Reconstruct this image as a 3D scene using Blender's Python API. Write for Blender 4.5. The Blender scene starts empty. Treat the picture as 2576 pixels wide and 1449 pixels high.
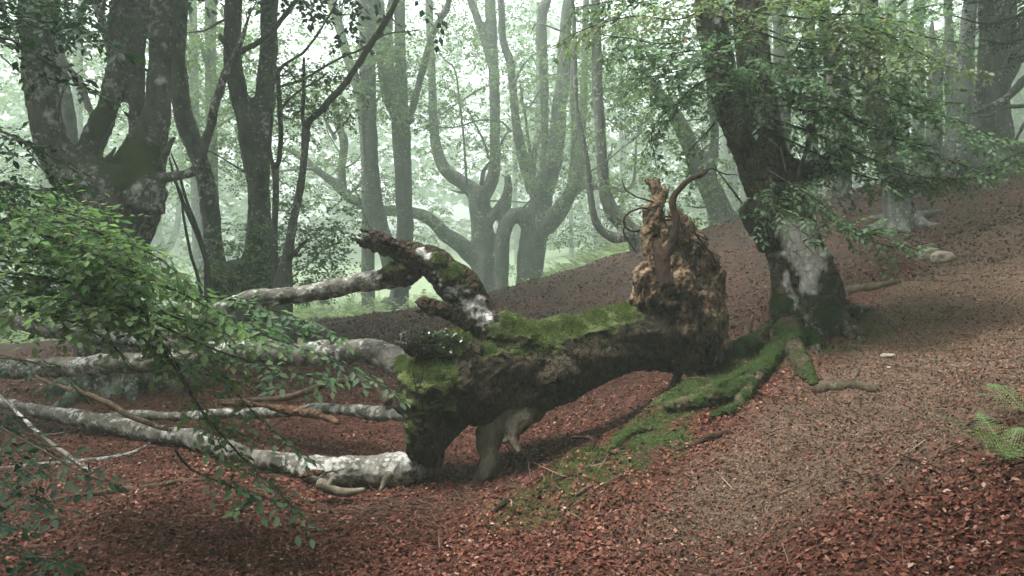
import bpy, math, random
import numpy as np
R = math.radians
rng = np.random.default_rng(7)
random.seed(7)

# ------------------------------------------------------------------ camera, sky, sun, exposure
sc = bpy.context.scene
CAMH, PITCH, FPX = 2.3, math.atan(20 / 796), 796.0
cd = bpy.data.cameras.new('camera'); cam = bpy.data.objects.new('camera', cd)
sc.collection.objects.link(cam); sc.camera = cam
cam.location = (0, 0, CAMH); cam.rotation_euler = (R(90) - PITCH, 0, 0)
cd.sensor_width = 36; cd.lens = 36 * FPX / 1024; cd.clip_start = .05; cd.clip_end = 600

SUN_EL, SUN_AZ = 66, -104         # azimuth from +Y towards +X: soft high light from the left
w = bpy.data.worlds.new('World'); sc.world = w; w.use_nodes = True
nt = w.node_tree; bg = nt.nodes['Background']
sky = nt.nodes.new('ShaderNodeTexSky'); sky.sky_type = 'NISHITA'; sky.sun_disc = False
sky.sun_elevation = R(SUN_EL); sky.sun_rotation = R(SUN_AZ)
sky.air_density = 1.0; sky.dust_density = 6.0; sky.ozone_density = 1.0
hs = nt.nodes.new('ShaderNodeHueSaturation'); hs.inputs['Saturation'].default_value = .25   # overcast: nearly colourless
nt.links.new(sky.outputs[0], hs.inputs['Color']); nt.links.new(hs.outputs[0], bg.inputs[0])
bg.inputs[1].default_value = .10
sd = bpy.data.lights.new('sun', 'SUN'); sun = bpy.data.objects.new('sun', sd); sc.collection.objects.link(sun)
sd.energy = 1.3; sd.angle = R(18); sd.color = (1, .97, .91)
sun.location = (0, 30, 40); sun.rotation_euler = (-R(90 - SUN_EL), 0, -R(SUN_AZ))
vs = sc.view_settings; vs.view_transform = 'Standard'; vs.look = 'None'; vs.gamma = 1; vs.exposure = 2.55
sc.cycles.max_bounces = 7; sc.cycles.diffuse_bounces = 3; sc.cycles.glossy_bounces = 1
sc.cycles.transmission_bounces = 3; sc.cycles.volume_bounces = 2; sc.cycles.transparent_max_bounces = 8
sc.cycles.caustics_reflective = False; sc.cycles.caustics_refractive = False
HAZE = .0049

# ------------------------------------------------------------------ helpers
COL = sc.collection
WLOC = {}

def px(x, y, Y):
    """photo position (2576-wide picture) at depth Y -> world point"""
    u = (x / 2.515625 - 512) / FPX; v = (288 - y / 2.515625) / FPX
    c, s = math.cos(PITCH), math.sin(PITCH)
    d = np.array([u, c + v * s, -s + v * c])
    return np.array([0, 0, CAMH]) + d * (Y / d[1])

OFF = dict(A=(0, 0), B=(1288, 0), C=(2576, 0), D=(3864, 0), E=(0, 1449), F=(1288, 1449), G=(2576, 1449), H=(3864, 1449))

def tr(crop, pts, Y0, Y1=None):
    """trace in crop pixels (x, y, width) -> points, radii; depth runs from Y0 to Y1"""
    ox, oy = OFF[crop]; n = len(pts); Y1 = Y0 if Y1 is None else Y1
    P, Q = [], []
    for i, (x, y, wd) in enumerate(pts):
        Y = Y0 + (Y1 - Y0) * i / max(1, n - 1)
        P.append(px((x + ox) / 2, (y + oy) / 2, Y)); Q.append(wd / 2 / 5.03125 * Y / FPX)
    return np.array(P), np.array(Q)

def tq(pts, Y0, Y1=None):
    """same, in 2576-wide picture pixels"""
    n = len(pts); Y1 = Y0 if Y1 is None else Y1
    P, Q = [], []
    for i, (x, y, wd) in enumerate(pts):
        Y = Y0 + (Y1 - Y0) * i / max(1, n - 1)
        P.append(px(x, y, Y)); Q.append(wd / 2 / 2.515625 * Y / FPX)
    return np.array(P), np.array(Q)

_perm = np.random.default_rng(3).permutation(256); _perm = np.concatenate([_perm, _perm, _perm])
_g = np.random.default_rng(4).normal(size=(256, 3)); _g /= np.linalg.norm(_g, axis=1)[:, None]

def noise(p, f=1.0, seed=0):
    p = np.asarray(p) * f + seed * 17.13
    i = np.floor(p).astype(int); r = p - i; i &= 255
    t = r * r * r * (r * (r * 6 - 15) + 10)
    out = 0
    for a in (0, 1):
        wa = t[:, 0] if a else 1 - t[:, 0]
        for b in (0, 1):
            wb = t[:, 1] if b else 1 - t[:, 1]
            for c in (0, 1):
                wc = t[:, 2] if c else 1 - t[:, 2]
                h = _perm[_perm[_perm[(i[:, 0] + a) & 255] + ((i[:, 1] + b) & 255)] + ((i[:, 2] + c) & 255)]
                g = _g[h]
                d = g[:, 0] * (r[:, 0] - a) + g[:, 1] * (r[:, 1] - b) + g[:, 2] * (r[:, 2] - c)
                out = out + wa * wb * wc * d
    return out * 1.4

def fbm(p, f, o=3, seed=0):
    return sum(noise(p, f * 2 ** k, seed + k) * .5 ** k for k in range(o))

def norm(a):
    return a / np.maximum(np.linalg.norm(a, axis=-1, keepdims=True), 1e-9)

def smooth_path(P, Q, step):
    """Catmull-Rom resampling"""
    P = np.asarray(P, float); Q = np.asarray(Q, float)
    if len(P) == 2:
        P = np.vstack([P[0], P.mean(0), P[1]]); Q = np.array([Q[0], Q.mean(), Q[1]])
    A = np.vstack([2 * P[0] - P[1], P, 2 * P[-1] - P[-2]]); B = np.concatenate([[Q[0]], Q, [Q[-1]]])
    oP, oQ = [], []
    for i in range(1, len(A) - 2):
        k = max(1, int(np.linalg.norm(A[i + 1] - A[i]) / step))
        for t in np.arange(k) / k:
            a, b, c, d = A[i - 1], A[i], A[i + 1], A[i + 2]
            oP.append(.5 * (2 * b + (c - a) * t + (2 * a - 5 * b + 4 * c - d) * t * t + (3 * b - a - 3 * c + d) * t ** 3))
            oQ.append(B[i] + (B[i + 1] - B[i]) * (t * t * (3 - 2 * t)))
    oP.append(P[-1]); oQ.append(Q[-1])
    return np.array(oP), np.array(oQ)

def tube(P, Q, seg=10, step=None, lump=.0, lf=3.0, seed=0, wob=0.0):
    rm = float(np.mean(Q)); step = step or max(.03, rm * .8)
    P, Q = smooth_path(P, Q, step); n = len(P)
    if wob:
        W = np.stack([noise(P, lf * .6, seed + 31 + k) for k in range(3)], 1)
        P = P + W * wob * np.minimum(1, np.arange(n) / 4)[:, None]
    T = norm(np.gradient(P, axis=0))
    u = np.cross(T[0], [0, .3, 1.0]);
    if np.linalg.norm(u) < .05: u = np.cross(T[0], [1, 0, 0])
    u = u / np.linalg.norm(u); U = []
    for i in range(n):
        u = u - T[i] * (u @ T[i]); u = u / np.linalg.norm(u); U.append(u)
    U = np.array(U); W = np.cross(T, U)
    a = np.arange(seg) / seg * 2 * math.pi
    ring = U[:, None] * np.cos(a)[None, :, None] + W[:, None] * np.sin(a)[None, :, None]
    r = np.repeat(Q[:, None], seg, 1)
    V = P[:, None] + ring * r[:, :, None]
    if lump:
        k = 1 + lump * (noise(V.reshape(-1, 3), lf, seed) + .6 * noise(V.reshape(-1, 3), lf * 2.7, seed + 5))
        V = P[:, None] + ring * (r * k.reshape(n, seg))[:, :, None]
    V = V.reshape(-1, 3)
    i = np.arange(n - 1)[:, None] * seg; j = np.arange(seg)[None]; jn = (j + 1) % seg
    F = np.stack([i + j, i + jn, i + seg + jn, i + seg + j], -1).reshape(-1, 4)
    c0, c1 = len(V), len(V) + 1
    V = np.vstack([V, P[0] - T[0] * Q[0] * .3, P[-1] + T[-1] * Q[-1] * .4])
    j = np.arange(seg); jn = (j + 1) % seg; e = (n - 1) * seg
    C = np.concatenate([np.stack([np.full(seg, c0), jn, j], 1), np.stack([np.full(seg, c1), e + j, e + jn], 1)])
    return V, [F, C]

def merge(items):
    Vs, Fs, o = [], [], 0
    for V, F in items:
        Vs.append(V)
        for f in F: Fs.append(f + o)
        o += len(V)
    return np.vstack(Vs), Fs

def mk(name, V, Fs, mat=None, smooth=True):
    me = bpy.data.meshes.new(name)
    Fs = [np.asarray(f) for f in (Fs if isinstance(Fs, list) else [Fs]) if len(f)]
    nl = sum(f.size for f in Fs); nf = sum(len(f) for f in Fs)
    me.vertices.add(len(V)); me.vertices.foreach_set('co', np.ascontiguousarray(V, np.float32).ravel())
    me.loops.add(nl); me.loops.foreach_set('vertex_index', np.concatenate([f.ravel() for f in Fs]).astype(np.int32))
    me.polygons.add(nf)
    sizes = np.concatenate([np.full(len(f), f.shape[1]) for f in Fs])
    me.polygons.foreach_set('loop_start', np.concatenate([[0], np.cumsum(sizes)[:-1]]).astype(np.int32))
    me.polygons.foreach_set('use_smooth', np.full(nf, smooth))
    me.update(calc_edges=True); me.validate()
    if mat: me.materials.append(mat)
    return me

def link(o, parent=None, loc=None):
    COL.objects.link(o)
    if parent is not None:
        o.parent = parent; WLOC[o.name] = WLOC[parent.name]
    else:
        WLOC[o.name] = np.array(loc if loc is not None else (0, 0, 0), float); o.location = WLOC[o.name]
    return o

def thing(name, label, cat, loc, group=None):
    o = bpy.data.objects.new(name, None); o.empty_display_size = .2
    link(o, None, loc); o['label'] = label; o['category'] = cat
    if group: o['group'] = group
    return o

def part(name, V, Fs, mat, parent=None, smooth=True, attrs=None, kind=None, loc=None):
    base = WLOC[parent.name] if parent is not None else np.array(loc if loc is not None else (0, 0, 0), float)
    me = mk(name, V - base, Fs, mat, smooth)
    for k, a in (attrs or {}).items():
        at = me.attributes.new(k, 'FLOAT', 'POINT'); at.data.foreach_set('value', np.asarray(a, np.float32))
    o = bpy.data.objects.new(name, me); link(o, parent, base)
    if kind: o['kind'] = kind
    return o

def vnormals(V, Fs):
    N = np.zeros_like(V)
    for f in Fs:
        a, b, c = V[f[:, 0]], V[f[:, 1]], V[f[:, 2]]
        n = np.cross(b - a, c - a)
        if f.shape[1] == 4: n = n + np.cross(c - a, V[f[:, 3]] - a)
        for k in range(f.shape[1]):
            for d in range(3): N[:, d] += np.bincount(f[:, k], n[:, d], len(V))
    return norm(N)

def fuse(items, vox, it=3):
    """voxel union of several closed shapes into one skin"""
    V, F = merge(items)
    me = mk('tmp', V, F); o = bpy.data.objects.new('tmp', me); COL.objects.link(o)
    m = o.modifiers.new('r', 'REMESH'); m.mode = 'VOXEL'; m.voxel_size = vox
    if it:
        s = o.modifiers.new('s', 'SMOOTH'); s.iterations = it; s.factor = .5
    dg = bpy.context.evaluated_depsgraph_get(); ev = o.evaluated_get(dg); m2 = ev.to_mesh()
    n = len(m2.vertices); V = np.empty(n * 3, np.float32); m2.vertices.foreach_get('co', V)
    k = len(m2.polygons); tot = np.empty(k, np.int32); m2.polygons.foreach_get('loop_total', tot)
    L = np.empty(len(m2.loops), np.int32); m2.loops.foreach_get('vertex_index', L)
    st = np.concatenate([[0], np.cumsum(tot)[:-1]])
    Fs = [L[st[tot == q][:, None] + np.arange(q)] for q in (3, 4) if (tot == q).any()]
    ev.to_mesh_clear(); bpy.data.objects.remove(o); bpy.data.meshes.remove(me)
    return V.reshape(-1, 3).astype(float), Fs

def displace(V, Fs, layers, stretch=(1, 1, 1)):
    for f, a, kind in layers:
        N = vnormals(V, Fs); q = V * np.array(stretch)
        n = fbm(q, f, 2, int(f))
        if kind == 'ridge': n = 1 - 2 * np.abs(n) - .55
        V = V + N * (n * a)[:, None]
    return V

def blobs(V, lst, k=1.9):
    """soft 3-D patches: (x, y, Y, radius m) -> 0..1 with ragged rims"""
    m = np.zeros(len(V)); rag = fbm(V, 5, 3, 9) * .45 + fbm(V, 18, 2, 4) * .2
    for x, y, Y, r in lst:
        d = np.linalg.norm(V - px(x, y, Y), axis=1) / r
        m = np.maximum(m, np.clip((1.0 - d + rag) * k, 0, 1))
    return m

# ------------------------------------------------------------------ materials
def mat(name):
    m = bpy.data.materials.new(name); m.use_nodes = True; t = m.node_tree
    return m, t, t.nodes['Principled BSDF'], t.nodes['Material Output']

def N(t, typ, ins=None, **kw):
    n = t.nodes.new('ShaderNode' + typ)
    for k, v in kw.items(): setattr(n, k, v)
    for k, v in (ins or {}).items():
        s = n.inputs[k]
        if isinstance(v, bpy.types.NodeSocket): t.links.new(v, s)
        else: s.default_value = v
    return n

def nz(t, vec, scale, detail=4, rough=.6):
    return N(t, 'TexNoise', {'Vector': vec, 'Scale': scale, 'Detail': detail, 'Roughness': rough}).outputs['Fac']

def ramp(t, fac, stops, interp='LINEAR'):
    n = t.nodes.new('ShaderNodeValToRGB'); t.links.new(fac, n.inputs[0]); cr = n.color_ramp; cr.interpolation = interp
    while len(cr.elements) < len(stops): cr.elements.new(.5)
    for e, (p, c) in zip(cr.elements, stops):
        e.position = p; e.color = (*c, 1) if not isinstance(c, (int, float)) else (c, c, c, 1)
    return n.outputs[0]

def mix(t, fac, a, b, mode='MIX'):
    n = N(t, 'Mix', data_type='RGBA', blend_type=mode)
    for k, v in ((0, fac), (6, a), (7, b)):
        if isinstance(v, bpy.types.NodeSocket): t.links.new(v, n.inputs[k])
        else: n.inputs[k].default_value = v if isinstance(v, (int, float)) and k == 0 else (*v, 1)
    return n.outputs[2]

def mth(t, op, a, b=0.0, clamp=False):
    return N(t, 'Math', {0: a, 1: b}, operation=op, use_clamp=clamp).outputs[0]

def bump(t, h, dist, strength=1.0, nrm=None):
    n = N(t, 'Bump', {'Height': h, 'Distance': dist, 'Strength': strength})
    if nrm: t.links.new(nrm, n.inputs['Normal'])
    return n.outputs[0]

def wpos(t, sx=1, sy=1, sz=1):
    g = N(t, 'NewGeometry')
    return N(t, 'VectorMath', {0: g.outputs['Position'], 1: (sx, sy, sz)}, operation='MULTIPLY').outputs[0], g

def bark(name, c0, c1, lich=.35, lcol=(.42, .43, .38), moss=.0, mcol=((.018, .034, .006), (.075, .11, .018)), sc_=1.0, pale=(.5, .5, .46), top=.5, crack=0):
    """grey beech bark: tonal streaks, lichen spots, optional painted bare patches and moss"""
    m, t, b, out = mat(name)
    p, g = wpos(t, 1, 1, .45); p1, _ = wpos(t)
    n1 = nz(t, p, 4.2 * sc_, 10, .72)
    col = ramp(t, n1, [(.36, c0), (.52, tuple(.45 * a_ + .55 * b_ for a_, b_ in zip(c0, c1))), (.66, c1)])
    n2 = nz(t, p, 16 * sc_, 6, .7)
    col = mix(t, mth(t, 'MULTIPLY', ramp(t, n2, [(.45, 0), (.75, 1)]), .45), col, tuple(k * .4 for k in c0))
    if crack:      # dark fissures between bark plates
        dv = N(t, 'VectorMath', {0: p1, 1: N(t, 'VectorMath', {0: N(t, 'TexNoise', {'Vector': p1, 'Scale': 6.0, 'Detail': 4.0}).outputs['Color'], 1: (.16, .16, .16)}, operation='MULTIPLY').outputs[0]}, operation='ADD').outputs[0]
        ve = N(t, 'TexVoronoi', {'Vector': dv, 'Scale': crack}, feature='DISTANCE_TO_EDGE').outputs['Distance']
        ck = ramp(t, ve, [(0, 1), (.07, 0)]); col = mix(t, mth(t, 'MULTIPLY', ck, .85), col, tuple(k * .3 for k in c0))
    # lichen
    nl = nz(t, p1, 11 * sc_, 10, .68); nb = nz(t, p1, 1.6 * sc_, 3)
    lm = ramp(t, mth(t, 'ADD', nl, mth(t, 'MULTIPLY', mth(t, 'SUBTRACT', nb, .5), .6)), [(.72 - lich * .42, 0), (.83 - lich * .42, 1)])
    vo = N(t, 'TexVoronoi', {'Vector': p1, 'Scale': 9 * sc_}).outputs['Distance']
    vs_ = mth(t, 'MULTIPLY', mth(t, 'LESS_THAN', mth(t, 'ADD', vo, mth(t, 'MULTIPLY', nl, .5)), .42 if lich > .2 else -1), ramp(t, nb, [(.42, 0), (.55, 1)]))
    lm = mth(t, 'MULTIPLY', mth(t, 'MAXIMUM', lm, vs_), .85 if lich > 0 else 0)
    lc = mix(t, nz(t, p1, 60, 3), tuple(k * .6 for k in lcol), lcol)
    col = mix(t, lm, col, lc)
    pa = N(t, 'Attribute', attribute_name='pale').outputs['Fac']
    pc = mix(t, ramp(t, nz(t, p, 22, 8, .7), [(.35, 0), (.62, 1)]), tuple(k * .45 for k in pale), pale)
    col = mix(t, mth(t, 'MULTIPLY', pa, ramp(t, nz(t, p1, 12, 6, .7), [(.25, .55), (.42, 1)])), col, pc)
    # moss
    nzs = N(t, 'SeparateXYZ', {0: g.outputs['Normal']}).outputs[2]
    ma = N(t, 'Attribute', attribute_name='moss').outputs['Fac']
    nm = nz(t, p1, 4.5, 8, .65)
    mm = mth(t, 'ADD', mth(t, 'ADD', mth(t, 'MULTIPLY', nzs, top * .5), mth(t, 'MULTIPLY', mth(t, 'SUBTRACT', nm, .5), 1.6)), moss - .5)
    mm = mth(t, 'ADD', mm, mth(t, 'MULTIPLY', ma, 1.5))
    mm = ramp(t, mm, [(-.0, 0), (.5, 1)])
    nf = nz(t, p1, 55, 5, .7)
    mc = mix(t, ramp(t, mth(t, 'ADD', mth(t, 'MULTIPLY', nz(t, p1, 2.5, 4), .7), mth(t, 'MULTIPLY', nf, .5)), [(.42, 0), (.8, 1)]), mcol[0], mcol[1])
    col = mix(t, mm, col, mc)
    t.links.new(col, b.inputs['Base Color']); b.inputs['Roughness'].default_value = .9; b.inputs['Specular IOR Level'].default_value = .15
    h = mth(t, 'ADD', mth(t, 'MULTIPLY', n2, .6), mth(t, 'ADD', mth(t, 'MULTIPLY', lm, .25), mth(t, 'MULTIPLY', mth(t, 'MULTIPLY', nf, mm), 1.5)))
    h = mth(t, 'ADD', h, mth(t, 'MULTIPLY', n1, .7))
    if crack: h = mth(t, 'SUBTRACT', h, mth(t, 'MULTIPLY', ck, .8))
    t.links.new(bump(t, h, .04, .9), b.inputs['Normal'])
    return m

def leafmat(name, stops, trans=.45, rough=.55, spec=.2, tint=1.25, ns=1.3, na=.6):
    m, t, b, out = mat(name)
    g = N(t, 'NewGeometry'); r = g.outputs['Random Per Island']
    col = ramp(t, r, stops)
    p, _ = wpos(t)
    col = mix(t, mth(t, 'MULTIPLY', ramp(t, nz(t, p, ns, 4), [(.35, 0), (.65, 1)]), na), col, tuple(k * .5 for k in stops[len(stops) // 2][1]))
    t.links.new(col, b.inputs['Base Color']); b.inputs['Roughness'].default_value = rough; b.inputs['Specular IOR Level'].default_value = spec
    if trans:
        tl = N(t, 'BsdfTranslucent', {'Color': mix(t, 1.0, col, (tint * .92, tint * 1.05, tint * .72), 'MULTIPLY')})
        mx = N(t, 'MixShader', {0: trans, 1: b.outputs[0], 2: tl.outputs[0]}); t.links.new(mx.outputs[0], out.inputs['Surface'])
    return m

M = {}
M['bark_far'] = bark('beech_bark_far', (.022, .027, .022), (.075, .083, .07), .24, moss=.05)
M['bark_mid'] = bark('beech_bark_mid', (.03, .034, .028), (.12, .125, .105), .34, moss=.12)
M['bark_moss'] = bark('mossy_beech_bark', (.024, .026, .018), (.12, .118, .09), .44, moss=.42, mcol=((.015, .028, .007), (.062, .085, .022)))
M['bark_right'] = bark('old_beech_bark', (.014, .013, .009), (.12, .108, .078), .36, lcol=(.27, .26, .2), moss=.12, mcol=((.010, .022, .006), (.05, .085, .022)), pale=(.8, .8, .76), crack=7)
M['log'] = bark('fallen_trunk_bark', (.008, .006, .004), (.07, .052, .033), .2, lcol=(.16, .145, .10), moss=-.02, mcol=((.026, .045, .013), (.185, .225, .075)), pale=(.6, .6, .56), top=.95, crack=11)
M['limb'] = bark('lichen_bark', (.025, .024, .018), (.19, .18, .155), .52, lcol=(.5, .51, .47), moss=-.28, pale=(.6, .6, .55), top=.5)
M['root_moss'] = bark('mossy_root_bark', (.03, .024, .015), (.10, .08, .052), .1, moss=.02, mcol=((.010, .024, .006), (.06, .095, .022)), top=.9)
M['branch'] = bark('branch_bark', (.02, .019, .015), (.06, .055, .043), .2, moss=-.2, sc_=2)
M['dead'] = bark('dead_branch_bark', (.035, .022, .014), (.12, .085, .06), .25, lcol=(.4, .39, .34), moss=-.35, sc_=2.5)
M['root_grey'] = bark('bare_root_bark', (.035, .029, .019), (.22, .195, .145), .2, lcol=(.26, .25, .19), moss=-.12, top=.3)
M['root_dark'] = bark('dark_root_bark', (.016, .010, .007), (.055, .032, .022), .0, moss=-.6, sc_=2)

def rotten(name, a, b_, c):
    m, t, b, out = mat(name); p, g = wpos(t, 1, 1, .6)
    n1 = nz(t, p, 6, 10, .7); n2 = nz(t, p, 40, 6, .7); v = N(t, 'TexVoronoi', {'Vector': p, 'Scale': 34}).outputs['Distance']
    col = ramp(t, n1, [(.3, a), (.5, b_), (.7, c)])
    col = mix(t, ramp(t, n2, [(.5, 0), (.7, 1)]), col, tuple(k * .35 for k in a))
    dk = N(t, 'Attribute', attribute_name='dark').outputs['Fac']
    col = mix(t, dk, col, (.022, .018, .011))
    t.links.new(col, b.inputs['Base Color']); b.inputs['Roughness'].default_value = .95; b.inputs['Specular IOR Level'].default_value = .1
    t.links.new(bump(t, mth(t, 'ADD', mth(t, 'MULTIPLY', n2, .8), mth(t, 'MULTIPLY', v, .8)), .03, 1.0), b.inputs['Normal'])
    return m
M['rotten'] = rotten('rotten_wood', (.05, .031, .020), (.155, .104, .066), (.36, .285, .195))
M['heart'] = rotten('split_heartwood', (.04, .02, .013), (.085, .045, .028), (.2, .13, .085))
M['heart_dark'] = rotten('weathered_heartwood', (.018, .013, .009), (.05, .036, .025), (.13, .10, .072))

G1 = [(0, (.018, .05, .022)), (.5, (.035, .085, .034)), (1, (.07, .13, .04))]
M['leaf_lit'] = leafmat('lit_beech_leaf', [(0, (.055, .12, .055)), (.5, (.115, .21, .085)), (.93, (.20, .30, .12)), (1, (.27, .30, .13))], .55)  # leaf colour raised to paint in the light on the left sprays
M['leaf_shade'] = leafmat('shaded_beech_leaf', [(0, (.008, .026, .014)), (.6, (.016, .046, .022)), (1, (.035, .08, .03))], .35, .6, .12)  # darker copy of the beech leaf, shade put into the colour
M['leaf_right'] = leafmat('grey_green_beech_leaf', [(0, (.045, .10, .062)), (.5, (.088, .168, .094)), (.94, (.155, .235, .125)), (1, (.22, .19, .10))], .5)
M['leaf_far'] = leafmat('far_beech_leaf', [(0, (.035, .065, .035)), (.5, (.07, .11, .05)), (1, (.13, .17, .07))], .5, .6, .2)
M['leaf_yellow'] = leafmat('yellowing_beech_leaf', [(0, (.06, .105, .055)), (.5, (.125, .18, .09)), (.93, (.20, .23, .115)), (1, (.24, .16, .085))], .5)
M['litter'] = leafmat('fallen_leaf', [(0, (.018, .005, .0035)), (.35, (.06, .017, .010)), (.7, (.13, .040, .024)), (.92, (.20, .082, .054)), (1, (.36, .24, .18))], .0, .6, .15)
M['frag_shade'] = leafmat('shaded_leaf_fragment', [(0, (.016, .010, .007)), (.5, (.034, .022, .016)), (.85, (.06, .04, .029)), (1, (.10, .07, .052))], .0, .7, .12)  # darker copy of the leaf fragments, painting in the back slope's shade
M['frag'] = leafmat('leaf_fragment', [(0, (.022, .012, .008)), (.4, (.062, .033, .021)), (.75, (.12, .07, .045)), (1, (.24, .165, .115))], .0, .7, .12)
M['fern'] = leafmat('fern_leaf', [(0, (.08, .15, .06)), (.6, (.15, .23, .09)), (1, (.24, .29, .12))], .4)
M['fern_far'] = leafmat('glow_bracken', [(0, (.18, .23, .14)), (.6, (.28, .34, .21)), (1, (.38, .42, .28))], .5, .7, .1)  # bracken colour lightened to paint in the glow of the clearing
M['moss'] = leafmat('moss_tuft', [(0, (.024, .046, .013)), (.5, (.10, .145, .042)), (1, (.25, .28, .105))], .3, .8, .1, ns=6, na=.85)
M['moss_dark'] = leafmat('dark_moss_tuft', [(0, (.014, .034, .009)), (.6, (.042, .078, .022)), (.88, (.09, .125, .04)), (1, (.13, .11, .05))], .3, .8, .1)
M['grass'] = leafmat('grass_blade', [(0, (.03, .06, .015)), (.6, (.075, .115, .03)), (1, (.22, .2, .10))], .3, .6, .2)
M['ivy'] = leafmat('ivy_leaf', [(0, (.008, .02, .012)), (.7, (.018, .038, .022)), (1, (.06, .085, .06))], .1, .28, .5)
M['stick'] = leafmat('dry_stick', [(0, (.02, .013, .009)), (.6, (.07, .045, .03)), (1, (.2, .15, .11))], 0, .8, .2)
# ------------------------------------------------------------------ ground
CP = [  # picture x, y (1024-wide), depth
 (0,576,5.9),(256,576,5.9),(512,576,5.7),(700,576,5.2),(860,576,4.6),(1024,576,4.1),
 (0,500,7.6),(256,500,7.6),(400,510,7.4),(520,520,6.6),(640,520,6.1),(800,500,5.7),(930,500,5.1),(1024,480,4.8),
 (0,440,9.8),(200,440,9.8),(380,440,9.5),(330,480,8.3),(130,470,8.7),
 (1024,400,6.2),(900,420,6.6),(780,440,6.8),(700,460,7.0),(1024,320,8.8),(930,330,9.1),(860,350,9.0),(800,375,8.6),(760,400,8.1),
 (1024,260,11.3),(920,275,11.8),(1024,216,13.4),(800,336,10),(850,305,10.8),(970,243,12.8),
 (722,362,9.2),(667,395,8.3),(613,437,7.6),(533,485,7.0),(500,507,6.8),
 (613,425,9.0),(560,440,8.8),(667,380,10.2),(520,470,8.3),(460,480,8.1),(705,352,11.2),
 (453,333,14),(613,285,16.6),(560,308,15.4),(700,330,12.4),(740,290,14.5),(680,262,17),(400,345,13.5),(300,350,14),(200,360,13.5),(50,370,13),
 (270,328,20),(310,322,20.5),(370,318,20.5),(480,297,20),(587,266,19),(720,238,18),(800,215,17.6),(880,236,16),(920,200,17.5),(1024,160,19),(1024,195,15.5),(960,225,14.8)]
cw = [px(x * 2.515625, y * 2.515625, Y) for x, y, Y in CP]
cw += [np.array(p, float) for p in [(0,0,.65),(-4,0,.1),(4,0,1.2),(-4,-8,.2),(6,-8,1.5),(-9,5,.05),(8,4,2.2),(-16,5,0),(16,5,3.6),(13,12,4.2),(20,18,6.2),(-14,14,.5),(-20,22,.3),
 (-15,30,-1),(-5,31,-.6),(1,29,.1),(4,30,2.2),(10,30,4.0),(18,30,6.2),(-20,50,-.5),(0,58,0),(14,58,5),(30,50,9),(-40,20,0),(-40,60,1),(40,20,9),(-40,-20,0),(40,-20,7),(0,110,6),(-80,110,6),(80,110,14),(-90,10,2),(90,10,14),(0,-30,1)]]
cw = np.array(cw)

def tps(c, z, lam=.004):
    n = len(c); d = np.linalg.norm(c[:, None] - c[None], axis=2)
    K = np.where(d > 0, d * d * np.log(np.maximum(d, 1e-9)), 0) + lam * np.eye(n)
    Pm = np.hstack([np.ones((n, 1)), c]); A = np.zeros((n + 3, n + 3)); A[:n, :n] = K; A[:n, n:] = Pm; A[n:, :n] = Pm.T
    return np.linalg.solve(A, np.concatenate([z, np.zeros(3)]))
_c = cw[:, :2]; _wt = tps(_c, cw[:, 2])
def tps_eval(q):
    out = np.empty(len(q))
    for s in range(0, len(q), 20000):
        b = q[s:s + 20000]; d = np.linalg.norm(b[:, None] - _c[None], axis=2)
        K = np.where(d > 0, d * d * np.log(np.maximum(d, 1e-9)), 0)
        out[s:s + 20000] = K @ _wt[:-3] + _wt[-3] + b @ _wt[-2:]
    return out
def axis(a, b, dn, lo, hi, far):
    core = np.arange(a, b + dn, dn); r = (1.09)
    left, right = [], []; s, v = dn, core[0]
    while v > lo: s *= r; v -= s; left.append(v)
    s, v = dn, core[-1]
    while v < hi: s *= r; v += s; right.append(v)
    return np.concatenate([left[::-1], core, right])
GX = axis(-9, 12, .088, -115, 115, 0); GY = axis(3.2, 21, .088, -40, 135, 0)
XX, YY = np.meshgrid(GX, GY); q = np.stack([XX.ravel(), YY.ravel()], 1)
ZZ = tps_eval(q)
q3 = np.stack([q[:, 0], q[:, 1], np.zeros(len(q))], 1)
ZZ += fbm(q3, .9, 3, 2) * .09 + noise(q3, 4, 6) * .022 + noise(q3, 9, 8) * .012
# bank lip and crumbly edge beside the hollow
EDGE = np.array([px(x, y, Y)[:2] for x, y, Y in [(1850, 880, 9.4), (1760, 950, 8.9), (1680, 1000, 8.3), (1545, 1100, 7.6), (1440, 1170, 7.2), (1340, 1225, 7.0), (1255, 1280, 6.8)]])
def seg_dist(P2, L):
    best = np.full(len(P2), 1e9)
    for a, b in zip(L[:-1], L[1:]):
        t = np.clip(((P2 - a) @ (b - a)) / ((b - a) @ (b - a)), 0, 1)
        best = np.minimum(best, np.linalg.norm(P2 - (a + t[:, None] * (b - a)), axis=1))
    return best
ed = seg_dist(q, EDGE)
side = np.zeros(len(q)); _bd = np.full(len(q), 1e9)
for a_, b_ in zip(EDGE[:-1], EDGE[1:]):
    t_ = np.clip(((q - a_) @ (b_ - a_)) / ((b_ - a_) @ (b_ - a_)), 0, 1); dd_ = np.linalg.norm(q - (a_ + t_[:, None] * (b_ - a_)), axis=1)
    s_ = np.sign((b_ - a_)[0] * (q - a_)[:, 1] - (b_ - a_)[1] * (q - a_)[:, 0]); side = np.where(dd_ < _bd, s_, side); _bd = np.minimum(_bd, dd_)
ZZ -= np.where(side < 0, np.clip(ed / .16, 0, 1) * np.exp(-np.maximum(ed - .2, 0) / .5) * .17, 0)      # the hollow is undercut along the bank
ZZ += np.exp(-(ed / .3) ** 2) * (.05 + .10 * noise(q3, 2.6, 12))
ZG = ZZ.reshape(XX.shape)
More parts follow.
